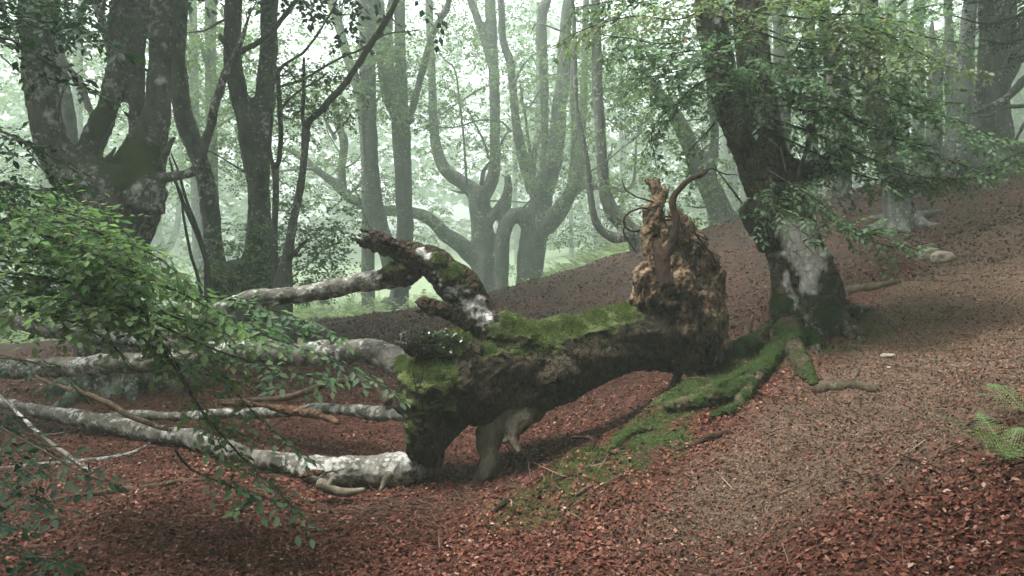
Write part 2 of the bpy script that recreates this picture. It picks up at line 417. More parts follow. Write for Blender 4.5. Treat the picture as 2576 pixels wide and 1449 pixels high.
def H(x, y):
    x = np.atleast_1d(np.asarray(x, float)); y = np.atleast_1d(np.asarray(y, float))
    i = np.clip(np.searchsorted(GX, x) - 1, 0, len(GX) - 2); j = np.clip(np.searchsorted(GY, y) - 1, 0, len(GY) - 2)
    a = np.clip((x - GX[i]) / (GX[i + 1] - GX[i]), 0, 1); b = np.clip((y - GY[j]) / (GY[j + 1] - GY[j]), 0, 1)
    return (ZG[j, i] * (1 - a) + ZG[j, i + 1] * a) * (1 - b) + (ZG[j + 1, i] * (1 - a) + ZG[j + 1, i + 1] * a) * b
def Hn(x, y, e=.06):
    return norm(np.stack([-(H(x + e, y) - H(x - e, y)) / (2 * e), -(H(x, y + e) - H(x, y - e)) / (2 * e), np.ones(len(np.atleast_1d(x)))], 1))

nX, nY = len(GX), len(GY)
ii = np.arange(nY - 1)[:, None] * nX + np.arange(nX - 1)[None]
F = np.stack([ii, ii + 1, ii + 1 + nX, ii + nX], -1).reshape(-1, 4)
V = np.stack([q[:, 0], q[:, 1], ZZ], 1)
# soil kinds painted as vertex masks: moss along the bank and round the old beech; pale trodden soil on the knoll
tb = px(2035, 850, 10)
def moss_mask(P2):
    p3 = np.stack([P2[:, 0], P2[:, 1], np.zeros(len(P2))], 1); rag = fbm(p3, 2.2, 3, 21) * 1.1 + fbm(p3, 8, 2, 3) * .8
    d = seg_dist(P2, EDGE + np.array([.22, -.10])); m = np.clip((.46 - d) / .3 + rag, 0, 1) * np.clip((1.2 - d) / .3, 0, 1)
    d2 = np.linalg.norm(P2 - tb[:2], axis=1); m2 = np.clip((.95 - d2) / .5 + rag, 0, 1) * np.clip((2.1 - d2) / .5, 0, 1)
    m = m * np.clip(2.0 - d2 / 3.4, .3, 1)
    return np.maximum(m, m2)
KX = np.array([px(x, y, Y)[:2] for x, y, Y in [(1600, 1250, 6.3), (1820, 1080, 7.2), (2020, 950, 8.7), (2110, 830, 10), (2200, 720, 11.3), (2350, 640, 12.8)]])
def knoll_mask(P2):
    """1 on the trodden knoll to the right of the bank"""
    p3 = np.stack([P2[:, 0], P2[:, 1], np.zeros(len(P2))], 1)
    right = P2[:, 0] - np.interp(P2[:, 1], KX[:, 1], KX[:, 0])
    m = np.clip((right + .35) / .9, 0, 1) * np.clip((P2[:, 1] - 4.9) / .9, 0, 1) * np.clip((14.2 - P2[:, 1]) / 1.2, 0, 1)
    return np.clip(m + noise(p3, 1.5, 5) * .3 * (m > 0), 0, 1)
gm, gk = moss_mask(q), knoll_mask(q)

m, t, b, out = mat('forest_floor'); p, g = wpos(t)
vo = N(t, 'TexVoronoi', {'Vector': p, 'Scale': 26, 'Randomness': 1}); vcol = N(t, 'SeparateColor', {0: vo.outputs['Color']}).outputs[0]
lit = ramp(t, vcol, [(0, (.018, .006, .004)), (.5, (.055, .018, .011)), (.85, (.11, .038, .023)), (1, (.17, .07, .046))])
n1 = nz(t, p, 1.1, 6); n2 = nz(t, p, 45, 6, .7)
hum = ramp(t, n2, [(.3, (.010, .007, .005)), (.6, (.027, .018, .013)), (.8, (.055, .038, .028))])
yy = N(t, 'SeparateXYZ', {0: p}).outputs[1]
far_ = N(t, 'MapRange', {'Value': yy, 'From Min': 11.0, 'From Max': 14.5}).outputs[0]
col = mix(t, mth(t, 'MULTIPLY', ramp(t, n1, [(.4, .5), (.65, 1)]), mth(t, 'ADD', mth(t, 'MULTIPLY', far_, .75), .25)), lit, hum)      # humus takes over on the upper slope
kn = N(t, 'Attribute', attribute_name='knoll').outputs['Fac']; mo = N(t, 'Attribute', attribute_name='moss').outputs['Fac']
kc = ramp(t, nz(t, p, 30, 8, .75), [(.32, (.035, .022, .015)), (.52, (.095, .062, .042)), (.72, (.19, .135, .095))])
col = mix(t, kn, col, kc)
mc = mix(t, ramp(t, nz(t, p, 12, 6, .7), [(.35, 0), (.7, 1)]), (.012, .028, .007), (.055, .09, .02))
col = mix(t, mth(t, 'MULTIPLY', mo, ramp(t, nz(t, p, 7, 5), [(.3, .2), (.5, 1)])), col, mc)
me_ = N(t, 'Attribute', attribute_name='meadow').outputs['Fac']
col = mix(t, me_, col, ramp(t, nz(t, p, 3, 8, .7), [(.35, (.07, .10, .05)), (.65, (.17, .21, .12))]))
t.links.new(col, b.inputs['Base Color']); b.inputs['Roughness'].default_value = .9; b.inputs['Specular IOR Level'].default_value = .2
t.links.new(bump(t, mth(t, 'ADD', n2, mth(t, 'MULTIPLY', vo.outputs['Distance'], .5)), .03, .9), b.inputs['Normal'])
ground = part('ground', V, [F], m, attrs={'moss': gm, 'knoll': gk, 'meadow': np.clip((q[:, 1] - 22.5 + noise(q3, .5, 3) * 3) / 3, 0, 1)}); ground['kind'] = 'structure'

# ------------------------------------------------------------------ leaves
LEAF6 = (np.array([(0, 0, 0), (.28, .25, .03), (.66, .24, .02), (1, 0, -.06), (.66, -.24, .02), (.28, -.25, .03), (.48, 0, -.035)]),
         np.array([(0, 6, 1), (1, 6, 2), (2, 6, 3), (3, 6, 4), (4, 6, 5), (5, 6, 0)]))
LEAF2 = (np.array([(0, 0, 0), (.45, .32, .05), (1, 0, 0), (.45, -.32, .05)]), np.array([(0, 2, 1), (0, 3, 2)]))
CURL = (np.array([(0, 0, .05), (.3, .28, .16), (.7, .25, .10), (1, .03, .12), (.66, -.24, .0), (.28, -.26, .10), (.5, 0, -.02)]),
        np.array([(0, 6, 1), (1, 6, 2), (2, 6, 3), (3, 6, 4), (4, 6, 5), (5, 6, 0)]))
CURL4 = (np.array([(0, 0, .04), (.5, .3, .14), (1, 0, .10), (.5, -.28, .05), (.5, 0, -.02)]), np.array([(0, 4, 1), (1, 4, 2), (2, 4, 3), (3, 4, 0)]))
LEAF4 = (np.array([(0, 0, 0), (.42, .27, .04), (1, 0, -.05), (.42, -.27, .04), (.5, 0, -.03)]), np.array([(0, 4, 1), (1, 4, 2), (2, 4, 3), (3, 4, 0)]))
FLAKE = (np.array([(0, 0, .02), (.5, .3, .16), (1, 0, .08), (.45, -.3, .0)]), np.array([(0, 2, 1), (0, 3, 2)]))
BLADE = (np.array([(0, .07, 0), (0, -.07, 0), (.6, 0, .06), (1, 0, -.05)]), np.array([(0, 1, 2), (2, 1, 3)]))
BLADE1 = (np.array([(0, .16, 0), (0, -.16, 0), (1, 0, .0)]), np.array([(0, 1, 2)]))

def leaves(pos, d, n, size, tpl=LEAF6, bend=None):
    d = norm(d); s = norm(np.cross(n, d)); n = np.cross(d, s)
    tv, tf = tpl; size = np.broadcast_to(size, (len(pos),))
    L = tv[None] * size[:, None, None]
    V = pos[:, None] + L[:, :, :1] * d[:, None] + L[:, :, 1:2] * s[:, None] + L[:, :, 2:] * n[:, None]
    F = tf[None] + (np.arange(len(pos)) * len(tv))[:, None, None]
    return V.reshape(-1, 3), F.reshape(-1, 3)

def spray(path, spread, leaf=.065, gap=.11, droop=.25, r=None, tilt=.35, start=.1, sub=True, pitch=.5):
    """beech spray: alternating twigs in a loose sheet either side of a stem, leaves alternating along them"""
    r = r or rng
    P, _ = smooth_path(path, np.ones(len(path)), gap); n = len(P); T = norm(np.gradient(P, axis=0))
    tw, lp, ld, ln = [], [], [], []
    up0 = np.array([0, 0, 1.0])
    for i in range(int(n * start), n):
        f = i / max(1, n - 1); sgn = 1 if i % 2 else -1
        side = np.cross(up0, T[i]); side = side / max(np.linalg.norm(side), 1e-6)
        L = spread * (.35 + .75 * math.sin(math.pi * min(1, .15 + f * .85)) ** .7) * r.uniform(.55, 1.15)
        a = r.uniform(.65, 1.15)
        d = T[i] * math.cos(a) + side * sgn * math.sin(a) + np.array([0, 0, r.normal(0, tilt)]); d /= np.linalg.norm(d)
        k = max(2, int(L / (leaf * pitch)))
        s = (np.arange(k + 1)) / k; pts = P[i] + d * (s * L)[:, None] + np.array([0, 0, -1.0]) * (droop * L * s ** 2)[:, None]
        tw.append(pts)
        td = norm(np.gradient(pts, axis=0)); nrm = norm(np.cross(td, np.cross(up0, td)) + r.normal(0, .28, (k + 1, 3)))
        sd_ = norm(np.cross(nrm, td)); al = np.where(np.arange(k + 1) % 2, 1, -1)[:, None]
        dd = norm(td * .75 + sd_ * al * .8 + r.normal(0, .18, td.shape) + np.array([0, 0, -.18])); dd[-1] = td[-1]
        lp.append(pts); ld.append(dd); ln.append(nrm)
        if sub and L > .28:
            for _ in range(3):
                j = r.integers(1, k); d2 = norm(td[j] * .7 + sd_[j] * r.choice([-1, 1]) * .8 + r.normal(0, .2, 3)); L2 = L * .45; k2 = max(2, int(L2 / (leaf * pitch)))
                p2 = pts[j] + d2 * (np.arange(1, k2 + 1) / k2 * L2)[:, None]; tw.append(np.vstack([pts[j], p2]))
                s2 = np.cross(up0, d2); a2 = np.where(np.arange(k2) % 2, 1, -1)[:, None]
                lp.append(p2); ld.append(norm(d2 * .75 + s2 * a2 * .8 + r.normal(0, .2, (k2, 3)))); ln.append(norm(up0 + r.normal(0, .3, (k2, 3))))
    return tw, np.vstack(lp), np.vstack(ld), np.vstack(ln)

def twig_mesh(tw, r0=.0035):
    it = []
    for p_ in tw:
        n = len(p_); rr = np.linspace(r0, r0 * .35, n)
        a = np.arange(3) / 3 * 2 * math.pi
        T = p_[-1] - p_[0]; T = T / max(np.linalg.norm(T), 1e-6); u = np.cross(T, [0.2, .1, 1]); u /= max(np.linalg.norm(u), 1e-6); v = np.cross(T, u)
        ring = u[None] * np.cos(a)[:, None] + v[None] * np.sin(a)[:, None]
        idx = [0, n // 2, n - 1] if n > 2 else [0, n - 1]
        V = np.concatenate([p_[k] + ring * rr[k] for k in idx]); m = len(idx)
        i = np.arange(m - 1)[:, None] * 3; j = np.arange(3)[None]; jn = (j + 1) % 3
        it.append((V, [np.stack([i + j, i + jn, i + 3 + jn, i + 3 + j], -1).reshape(-1, 4)]))
    return merge(it)

LEAFOBJ = {}
def spray_branch(parent, path, Y, spread, leaf, mt, w0=10, w1=3, gap=.11, droop=.25, singles=0, bmat='branch', start=.1, tilt=.35, name='branch'):
    """a leafy branch (stem + twigs) with its foliage as a sub-part"""
    n = len(path); Y0, Y1 = Y if isinstance(Y, tuple) else (Y, Y)
    P = np.array([px(x, y, Y0 + (Y1 - Y0) * i / (n - 1)) for i, (x, y) in enumerate(path)])
    tw, lp, ld, ln = spray(P, spread, leaf, gap, droop, start=start, tilt=tilt)
    rad = np.linspace(w0, w1, n) / 2 / 2.515625 * Y0 / FPX
    o = part(name, *merge([tube(P, rad, 6, .08, .15, 8), twig_mesh(tw)]), M[bmat], parent)
    keep = rng.random(len(lp)) > .06; lp, ld, ln = lp[keep], ld[keep], ln[keep]
    sz = leaf * rng.uniform(.7, 1.25, len(lp))
    k = min(singles, len(lp) // 3)
    if k:
        pick = np.argsort(lp[:, 1] + rng.random(len(lp)) * .6)[:k]; rest = np.setdiff1d(np.arange(len(lp)), pick)
        if mt not in LEAFOBJ: LEAFOBJ[mt] = mk('leaf', LEAF6[0], [LEAF6[1]], M[mt])
        import mathutils
        for i in pick:
            d = norm(ld[i]); s = norm(np.cross(ln[i], d)); nn = np.cross(d, s)
            lo = bpy.data.objects.new('leaf', LEAFOBJ[mt]); link(lo, o)
            mw = mathutils.Matrix([[*(v * sz[i])] for v in (d, s, nn)]).transposed().to_4x4(); mw.translation = lp[i] - WLOC[o.name]
            lo.matrix_basis = mw
    else: rest = np.arange(len(lp))
    V, F = leaves(lp[rest], ld[rest], ln[rest], sz[rest], LEAF4); f = part('foliage', V, [F], M[mt], o, smooth=False, kind='stuff')
    return o

# spray templates for the farther crowns
TPL = []
for k in range(5):
    r_ = np.random.default_rng(50 + k)
    TPL.append(spray(np.array([(0, 0, 0), (.35, .03, .02), (.75, -.03, 0), (1.15, .02, -.10)]), .42, .09, .15, .15, r_, sub=False)[1:])
def crown(parent, centres, scale, leaf, mt, tpl=LEAF2, name='foliage', keepf=.88):
    """many leaf sprays at the given points (dir outward random), one foliage part"""
    Vs, Fs, o = [], [], 0
    for c in centres:
        lp, ld, ln = TPL[rng.integers(5)]; a = rng.uniform(0, 2 * math.pi); tx = rng.normal(-.12, .22); s = scale * rng.uniform(.6, 1.3)
        ca, sa = math.cos(a), math.sin(a); ct, st_ = math.cos(tx), math.sin(tx)
        Rm = np.array([[ca, -sa, 0], [sa, ca, 0], [0, 0, 1]]) @ np.array([[ct, 0, -st_], [0, 1, 0], [st_, 0, ct]])
        keep = rng.random(len(lp)) < keepf
        V, F = leaves((lp[keep] * s - np.array([.5 * s, 0, 0])) @ Rm.T + c, ld[keep] @ Rm.T, ln[keep] @ Rm.T, leaf * rng.uniform(.7, 1.3, keep.sum()), tpl)
        Vs.append(V); Fs.append(F + o); o += len(V)
    return part(name, np.vstack(Vs), [np.vstack(Fs)], M[mt], parent, smooth=False, kind='stuff')
def box_pts(n, x0, y0, x1, y1, Y0, Y1):
    return [px(rng.uniform(x0, x1), rng.uniform(y0, y1), rng.uniform(Y0, Y1)) for _ in range(n)]
SUNV = np.array([math.sin(R(SUN_AZ)) * math.cos(R(SUN_EL)), math.cos(R(SUN_AZ)) * math.cos(R(SUN_EL)), math.sin(R(SUN_EL))])
GAPS = [(.4, 8.4, 2.8), (5.2, 8.7, 3.4), (-3.2, 7.0, 3.3), (.5, 5.5, 1.6)]        # openings cut in the added leaf roof to light the fallen trunk, the knoll and the left branches
def open_gap(c):
    c = np.asarray(c); keep = np.ones(len(c), bool)
    for gx, gy, gr in GAPS:
        for k in (0, 1):
            d = c[:, :2] - k * SUNV[:2] / SUNV[2] * (c[:, 2:3] - 1) - np.array([gx, gy]); keep &= np.linalg.norm(d, axis=1) > gr * (1 if k else .8)
    return c[keep]
def sky_pts(n, x, y, rad, z0, z1):
    a = rng.uniform(0, 2 * math.pi, n); r = rad * np.sqrt(rng.random(n))
    return open_gap(np.stack([x + r * np.cos(a), y + r * np.sin(a), rng.uniform(z0, z1, n)], 1))
# ------------------------------------------------------------------ standing trees
def ext(PQ, z, lean=.5):
    """carry a trunk on above the picture's top edge to height z"""
    P, Q = PQ; d = P[-1] - P[-2]; d = d / np.linalg.norm(d); d = norm(d * np.array([lean, lean, 1]) + np.array([0, 0, .3]))
    k = (z - P[-1][2]) / d[2]
    if k <= .2: return PQ
    return np.vstack([P, P[-1] + d * k * .5, P[-1] + d * k]), np.concatenate([Q, [Q[-1] * .8, Q[-1] * .45]])
def grounded(PQ, sink=.25, flare=1.25):
    P, Q = PQ; b = P[0].copy(); h = float(H(b[0], b[1])[0])
    if b[2] > h - .05:
        return np.vstack([[b[0], b[1], h - sink], P]), np.concatenate([[Q[0] * flare], Q])
    b[2] = h - sink
    return np.vstack([b, P[1:]]) if P[0][2] < h - sink else PQ[0], Q
def flares(x, y, r, n=6, length=2.4, seed=0, lift=.55):
    """root flares running out over the ground"""
    rr = np.random.default_rng(seed + 90); out = []
    for k in range(n):
        a = (k + rr.uniform(-.3, .3)) / n * 2 * math.pi; L = r * length * rr.uniform(.7, 1.3); pts = []; rad = []
        for s in (0, .3, .6, 1):
            a2 = a + rr.normal(0, .12); X, Yy = x + math.cos(a2) * (r * .35 + L * s), y + math.sin(a2) * (r * .35 + L * s)
            z = float(H(X, Yy)[0]) + r * lift * (1 - s) ** 2 * 1.5 - .06 * s; pts.append((X, Yy, z)); rad.append(r * (.42 - .33 * s))
        out.append((np.array(pts), np.array(rad)))
    return out
NT_ = [0]
def tree(name, label, stems, limbs=(), mt='bark_far', vox=.05, top=None, nroots=5, group=None, disp=.012, pale=(), moss=(), seg=12, cat='tree', rootlen=2.2, limb_mat=None, lump=.12, base_stems=1, twigs=7):
    NT_[0] += 1; s0 = NT_[0]
    stems = list(stems); base = None; items = []
    for i, PQ in enumerate(stems):
        if i < base_stems: PQ = grounded(PQ)
        if top and PQ[0][-1][2] > CAMH + .325 * PQ[0][-1][1] and PQ[1][-1] > .03 and (PQ[0][-1] - PQ[0][-2])[2] > 0: PQ = ext(PQ, top)
        stems[i] = PQ
    b = stems[0][0][0]; rb = stems[0][1][1 if len(stems[0][1]) > 2 else 0]
    root = thing(name, label, cat, (b[0], b[1], float(H(b[0], b[1])[0])), group)
    for PQ in stems: items.append(tube(*PQ, seg=seg, lump=lump, lf=2.2 / max(.15, rb), seed=s0))
    for PQ in flares(b[0], b[1], rb, nroots, rootlen, s0): items.append(tube(*PQ, seg=8, lump=.12, lf=6, seed=s0))
    V, Fs = fuse(items, vox, 2)
    if disp: V = displace(V, Fs, [(3.0, disp * 1.8, 'n'), (9.0, disp, 'ridge'), (22, disp * .45, 'n')], (1, 1, .5))
    at = {}
    if len(pale): at['pale'] = blobs(V, pale, 4.5)
    if len(moss): at['moss'] = blobs(V, moss)
    part('trunk', V, Fs, M[mt], root, attrs=at)
    for PQ in limbs:
        V, Fs = tube(*PQ, seg=7, step=max(.06, PQ[1].mean() * 1.2), lump=.22, lf=5, seed=s0 + 3, wob=.02)
        part('branch', V, Fs, M[limb_mat or mt], root)
    r = np.random.default_rng(300 + s0); rb_ = max(.06, rb)
    for _ in range(twigs if top else 0):
        P, Q = stems[r.integers(len(stems))]; i = r.integers(len(P) - 1); f = r.random(); a = P[i] * (1 - f) + P[i + 1] * f; ra = Q[i] * (1 - f) + Q[i + 1] * f
        if a[2] < float(H(a[0], a[1])[0]) + 1.2 or a[2] > CAMH + .33 * a[1]: continue
        th = r.uniform(0, 2 * math.pi); d = np.array([math.cos(th), math.sin(th), r.uniform(-.1, .9)]); L = r.uniform(.7, 2.2) * min(1.6, a[1] / 18); pts = [a]
        for k in range(4): d = norm(d + r.normal(0, .28, 3) + [0, 0, .08]); pts.append(pts[-1] + d * L / 4)
        r0 = min(ra * .35, .012 + .012 * L); V, Fs = tube(np.array(pts), np.linspace(r0, r0 * .25, 5), 5, .12, .2, 6, s0); part('branch', V, Fs, M[limb_mat or mt], root)
    return root

# old pollard on the left
YL = 12.0
pollard = tree('pollard_beech', 'massive mossy pollard beech with thick upright limbs and a bark scar', [
    tr('A', [(545,1750,320),(545,1600,300),(545,1449,300),(540,1250,370),(552,1100,440),(562,950,520),(560,870,440)], YL),
    tr('A', [(430,940,240),(330,850,210),(255,700,160),(215,500,155),(192,300,155),(185,100,155),(185,-100,150)], YL, YL-.4),
    tr('A', [(420,900,200),(450,770,135),(500,640,122),(558,500,108),(584,350,94),(588,200,86),(592,80,84),(615,-60,80)], YL, YL+.2),
    tr('A', [(650,960,300),(705,820,230),(765,660,160),(798,500,122),(806,300,114),(814,100,112),(818,-60,110)], YL-.1, YL),
    tr('A', [(700,800,110),(692,640,84),(690,450,82),(692,250,82),(712,80,82),(716,-60,80)], YL+.2, YL+.3),
    tr('A', [(720,1050,200),(740,960,190),(790,900,110),(815,895,70)], YL-.35, YL-.4),
    tr('A', [(400,960,140),(350,960,110),(330,955,70)], YL-.5, YL-.55),
    ], [
    tr('A', [(790,905,64),(850,890,52),(920,878,46),(985,850,50),(1018,770,52),(1050,660,48),(1085,530,43),(1120,410,40),(1165,310,36),(1212,215,28),(1238,130,16),(1262,60,10),(1290,5,6)], YL-.4, YL-.9),
    tr('A', [(1205,225,18),(1228,180,14),(1245,110,8),(1240,60,5)], YL-.8),
    tr('A', [(832,780,34),(848,740,28),(862,712,26),(878,692,12)], YL-.2),
    tr('A', [(500,870,40),(530,815,28),(560,770,18),(580,740,8)], YL-.3),
    ], 'bark_moss', .042, top=9.5, nroots=7, disp=.016, pale=[(140,180,11.6,.22),(128,140,11.6,.18),(142,290,11.55,.22),(145,250,11.55,.2),(330,465,11.35,.17),(335,490,11.35,.1),(405,100,11.7,.12),(410,200,11.75,.12),(300,30,12,.12),(408,310,11.7,.1)],
    moss=[(330,420,11.6,.5),(300,400,11.5,.35),(190,490,11.4,.25),(250,300,11.7,.4)], limb_mat='bark_mid')
crown(pollard, sky_pts(150, -4.6, 11.5, 4.0, 6.6, 10), 1.3, .14, 'leaf_shade')  # crown above the frame, added to darken the left side
crown(pollard, box_pts(26, 0, -20, 330, 90, 10.5, 13), 1.0, .085, 'leaf_shade', LEAF6)

back1 = tree('beech_tree', 'slim dark beech trunk showing between the pollard limbs', [tr('A', [(370,1300,90),(360,900,85),(345,620,80),(320,450,65),(300,300,60),(280,100,55),(265,-40,50)], 19)],
    [tr('A', [(475,600,34),(440,520,36),(400,420,34),(340,330,26),(300,260,20)], 18.6), tr('A', [(560,260,50),(520,130,46),(480,0,42),(460,-60,40)], 18)], 'bark_mid', .045, top=9)
crown(back1, box_pts(110, -60, 430, 330, 860, 14.5, 21), 1.1, .1, 'leaf_shade')
crown(back1, box_pts(60, 0, 0, 440, 470, 17, 24), 1.1, .085, 'leaf_far')

T2 = tree('beech_tree', 'smooth grey beech trunk bowing left above a shared mossy stump', [
    tr('A', [(1180,1560,220),(1130,1449,150),(1080,1330,110),(1065,1150,92),(1042,950,92),(1002,800,92),(945,650,100),(905,480,98),(892,300,85),(905,120,76),(906,-50,74)], 15.3, 15),
    tr('A', [(1080,1450,150),(1140,1390,150),(1200,1370,150),(1280,1390,160)], 15.1)], [], 'bark_mid', .048, top=9.5, nroots=6,
    moss=[(560,700,15,.4),(600,720,15,.4)])
T3 = tree('beech_tree', 'forked beech with two tall pale stems rising from one trunk', [
    tr('B', [(20,1560,300),(20,1400,250),(22,1250,160),(18,1100,122),(12,930,112),(2,780,150),(-8,660,165)], 15.2),
    tr('A', [(1262,720,120),(1240,600,105),(1205,480,94),(1175,330,86),(1168,200,88),(1172,60,85),(1176,-60,84)], 15.1, 15),
    tr('B', [(15,720,130),(35,560,108),(50,420,98),(62,250,93),(66,60,90),(66,-60,90)], 15.2, 15.4)],
    [tr('A', [(1180,235,40),(1135,215,36),(1112,190,30),(1105,170,12)], 14.9), tr('A', [(1195,270,32),(1240,245,30),(1290,220,27),(1350,170,27),(1415,100,26),(1465,40,24),(1510,-20,22)], 14.8, 14.2)],
    'bark_mid', .048, top=9.5, nroots=6, moss=[(640,680,15,.5),(650,640,14.9,.3)])
T2b = tree('beech_tree', 'straight slender beech trunk standing behind the bowed grey beech', [tr('A', [(1080,1300,62),(1070,1000,60),(1062,500,58),(1060,200,58),(1060,-40,58)], 30)],
    [tr('A', [(1035,310,22),(1010,220,20),(985,170,18),(965,110,16),(950,50,14),(940,-20,12)], 29.7), tr('A', [(1000,265,16),(960,300,15),(930,330,12)], 29.55)], 'bark_far', .08, top=15)
T4 = tree('beech_sapling', 'thin forked beech sapling with long leafy side branches', [tr('B', [(92,1360,36),(95,1120,30),(100,950,32),(95,850,38)], 13.6)],
    [tr('B', [(95,860,26),(72,790,20),(66,720,18),(80,640,14),(75,540,10)], 13.6), tr('B', [(95,860,28),(122,770,25),(122,640,25),(120,540,26),(112,430,24),(115,350,20),(180,300,15),(240,260,13),(300,190,12),(360,90,10),(410,0,9),(440,-50,8)], 13.6, 13),
     tr('B', [(118,438,15),(180,420,14),(240,400,13),(340,340,12),(430,290,11),(520,250,10),(660,170,9),(760,158,7),(832,150,5)], 13.6, 13.2), tr('B', [(128,545,15),(200,470,13),(300,410,10),(360,360,7)], 13.6, 14)],
    'bark_mid', .02, nroots=4, disp=.004, limb_mat='branch')
T5 = tree('beech_sapling', 'leaning young beech with one long diagonal bare branch', [tr('B', [(135,1460,100),(160,1280,55),(190,1100,42),(220,960,40),(240,820,38),(252,640,42)], 13.2)],
    [tr('B', [(250,650,30),(235,590,22),(240,450,20),(240,290,14)], 13.2), tr('B', [(252,650,38),(275,600,35),(350,530,34),(430,440,34),(510,330,34),(580,220,32),(650,110,30),(705,5,28),(725,-60,26)], 13.2, 12.6),
     tr('B', [(165,1300,30),(200,1270,26),(230,1230,18),(260,1200,8)], 13.1)],
    'bark_mid', .022, nroots=4, disp=.004, limb_mat='branch')
for k, pl in enumerate([[(1010,1480,20),(960,1280,17),(925,1100,15),(912,980,16),(870,900,12)], [(1042,1400,32),(1035,1300,26),(980,1150,23),(922,1020,20),(880,900,16),(850,790,11)], [(1050,1420,22),(1020,1240,20),(985,1130,19),(935,1000,18),(900,870,15),(858,765,10)]]):
    tree('sapling', 'bare thin sapling stem leaning against the pollard beech', [tr('A', pl, 13.3 - .3 * k)], [], 'branch', .018, nroots=3, disp=0, group='thin stems beside the pollard')
T6 = tree('beech_tree', 'tall straight beech trunk curving at the foot beside a forked one', [
    tr('F', [(690,230,120),(675,60,100)], 29) , tr('B', [(700,1449,90),(668,1290,92),(628,1170,96),(596,1020,86),(580,850,80),(572,700,79),(562,400,81),(556,100,86),(556,-60,84)], 28.71)], [], 'bark_far', .068, top=17, nroots=5)
T7 = tree('beech_tree', 'slender beech forking into four upright stems', [
    tr('F', [(715,230,120),(715,120,110),(722,0,92)], 29.29), tr('B', [(735,1449,90),(750,1200,90),(748,1050,84),(738,850,88),(730,650,94),(726,570,90)], 29.29),
    tr('B', [(715,590,70),(690,540,68),(662,470,70),(645,350,70),(628,200,68),(616,50,62),(610,-60,60)], 29.29), tr('B', [(735,580,75),(733,480,66),(727,300,60),(723,100,56),(722,-60,55)], 29.43),
    tr('B', [(768,620,40),(785,555,40),(805,480,38),(832,375,38),(860,265,36),(886,180,36),(930,90,36),(975,-10,32)], 29.14, 28.42)],
    [tr('B', [(690,460,26),(678,380,32),(676,260,36),(668,160,38),(675,60,38),(692,-40,36)], 29.43)], 'bark_far', .068, top=17, nroots=5)
T8 = tree('beech_tree', 'leaning grey beech trunk passing behind the straight one', [tr('B', [(560,900,60),(540,620,52),(520,480,48),(490,380,50),(450,250,50),(410,100,50),(370,-30,46)], 34.5)], [], 'bark_far', .08, top=17)
YP = 36.0
P1 = tree('pollard_beech', 'misty pollard beech with a swan-necked limb and a long low arm', [
    tr('B', [(1155,1480,170),(1152,1380,140),(1150,1250,128),(1132,1100,112),(1120,1000,112),(1115,960,105)], YP),
    tr('B', [(1120,990,95),(1075,945,78),(1012,902,70),(950,850,66),(908,745,56),(892,610,46),(886,400,43),(875,150,42),(868,-60,40)], YP, YP+.5),
    tr('B', [(1130,990,90),(1172,940,74),(1200,850,62),(1203,700,55),(1198,400,55),(1182,100,58),(1176,-60,56)], YP, YP+.3),
    tr('B', [(1192,340,48),(1165,240,46),(1138,165,45),(1102,60,42),(1070,-40,38)], YP+.2),
    tr('B', [(1120,1320,95),(1070,1270,92),(1010,1215,84),(945,1175,75),(885,1112,66),(800,1072,60),(650,1060,55),(540,1030,50),(455,985,47),(400,930,45),(300,850,40),(200,775,30),(130,740,20)], YP, YP-1),
    tr('B', [(440,970,44),(432,900,42),(436,800,42),(442,705,46),(412,625,42),(402,545,36),(380,480,26)], YP-.6),
    tr('B', [(1225,1500,80),(1238,1300,72),(1240,1180,62),(1258,1050,52),(1272,950,44),(1264,885,34)], YP-.3),
    tr('B', [(1165,1120,60),(1210,1060,46),(1245,990,30),(1262,930,22)], YP-.2)],
    [tr('B', [(1070,965,26),(1030,968,16),(980,957,6)], YP), tr('B', [(1135,930,26),(1148,855,22),(1208,785,17),(1240,705,13),(1276,650,9)], YP-.5),
     tr('B', [(1060,930,14),(1050,780,12),(1040,650,12),(1020,480,11),(1000,350,10),(940,290,7),(890,200,5)], YP-1), tr('B', [(1170,800,14),(1150,720,12),(1100,620,10),(1060,540,8)], YP-.8),
     tr('B', [(1285,665,12),(1230,610,11),(1130,605,10),(1000,640,8),(900,640,6)], YP-1.2), tr('B', [(1140,440,10),(1060,490,9),(940,570,7),(860,640,5)], YP-1.3),
     tr('B', [(455,985,18),(520,930,14),(535,880,9)], YP-1), tr('B', [(400,700,24),(372,650,18),(345,590,14),(350,540,8)], YP-.7), tr('B', [(290,850,16),(180,855,12),(80,868,6)], YP-1.5)],
    'bark_far', .08, top=19, nroots=6)
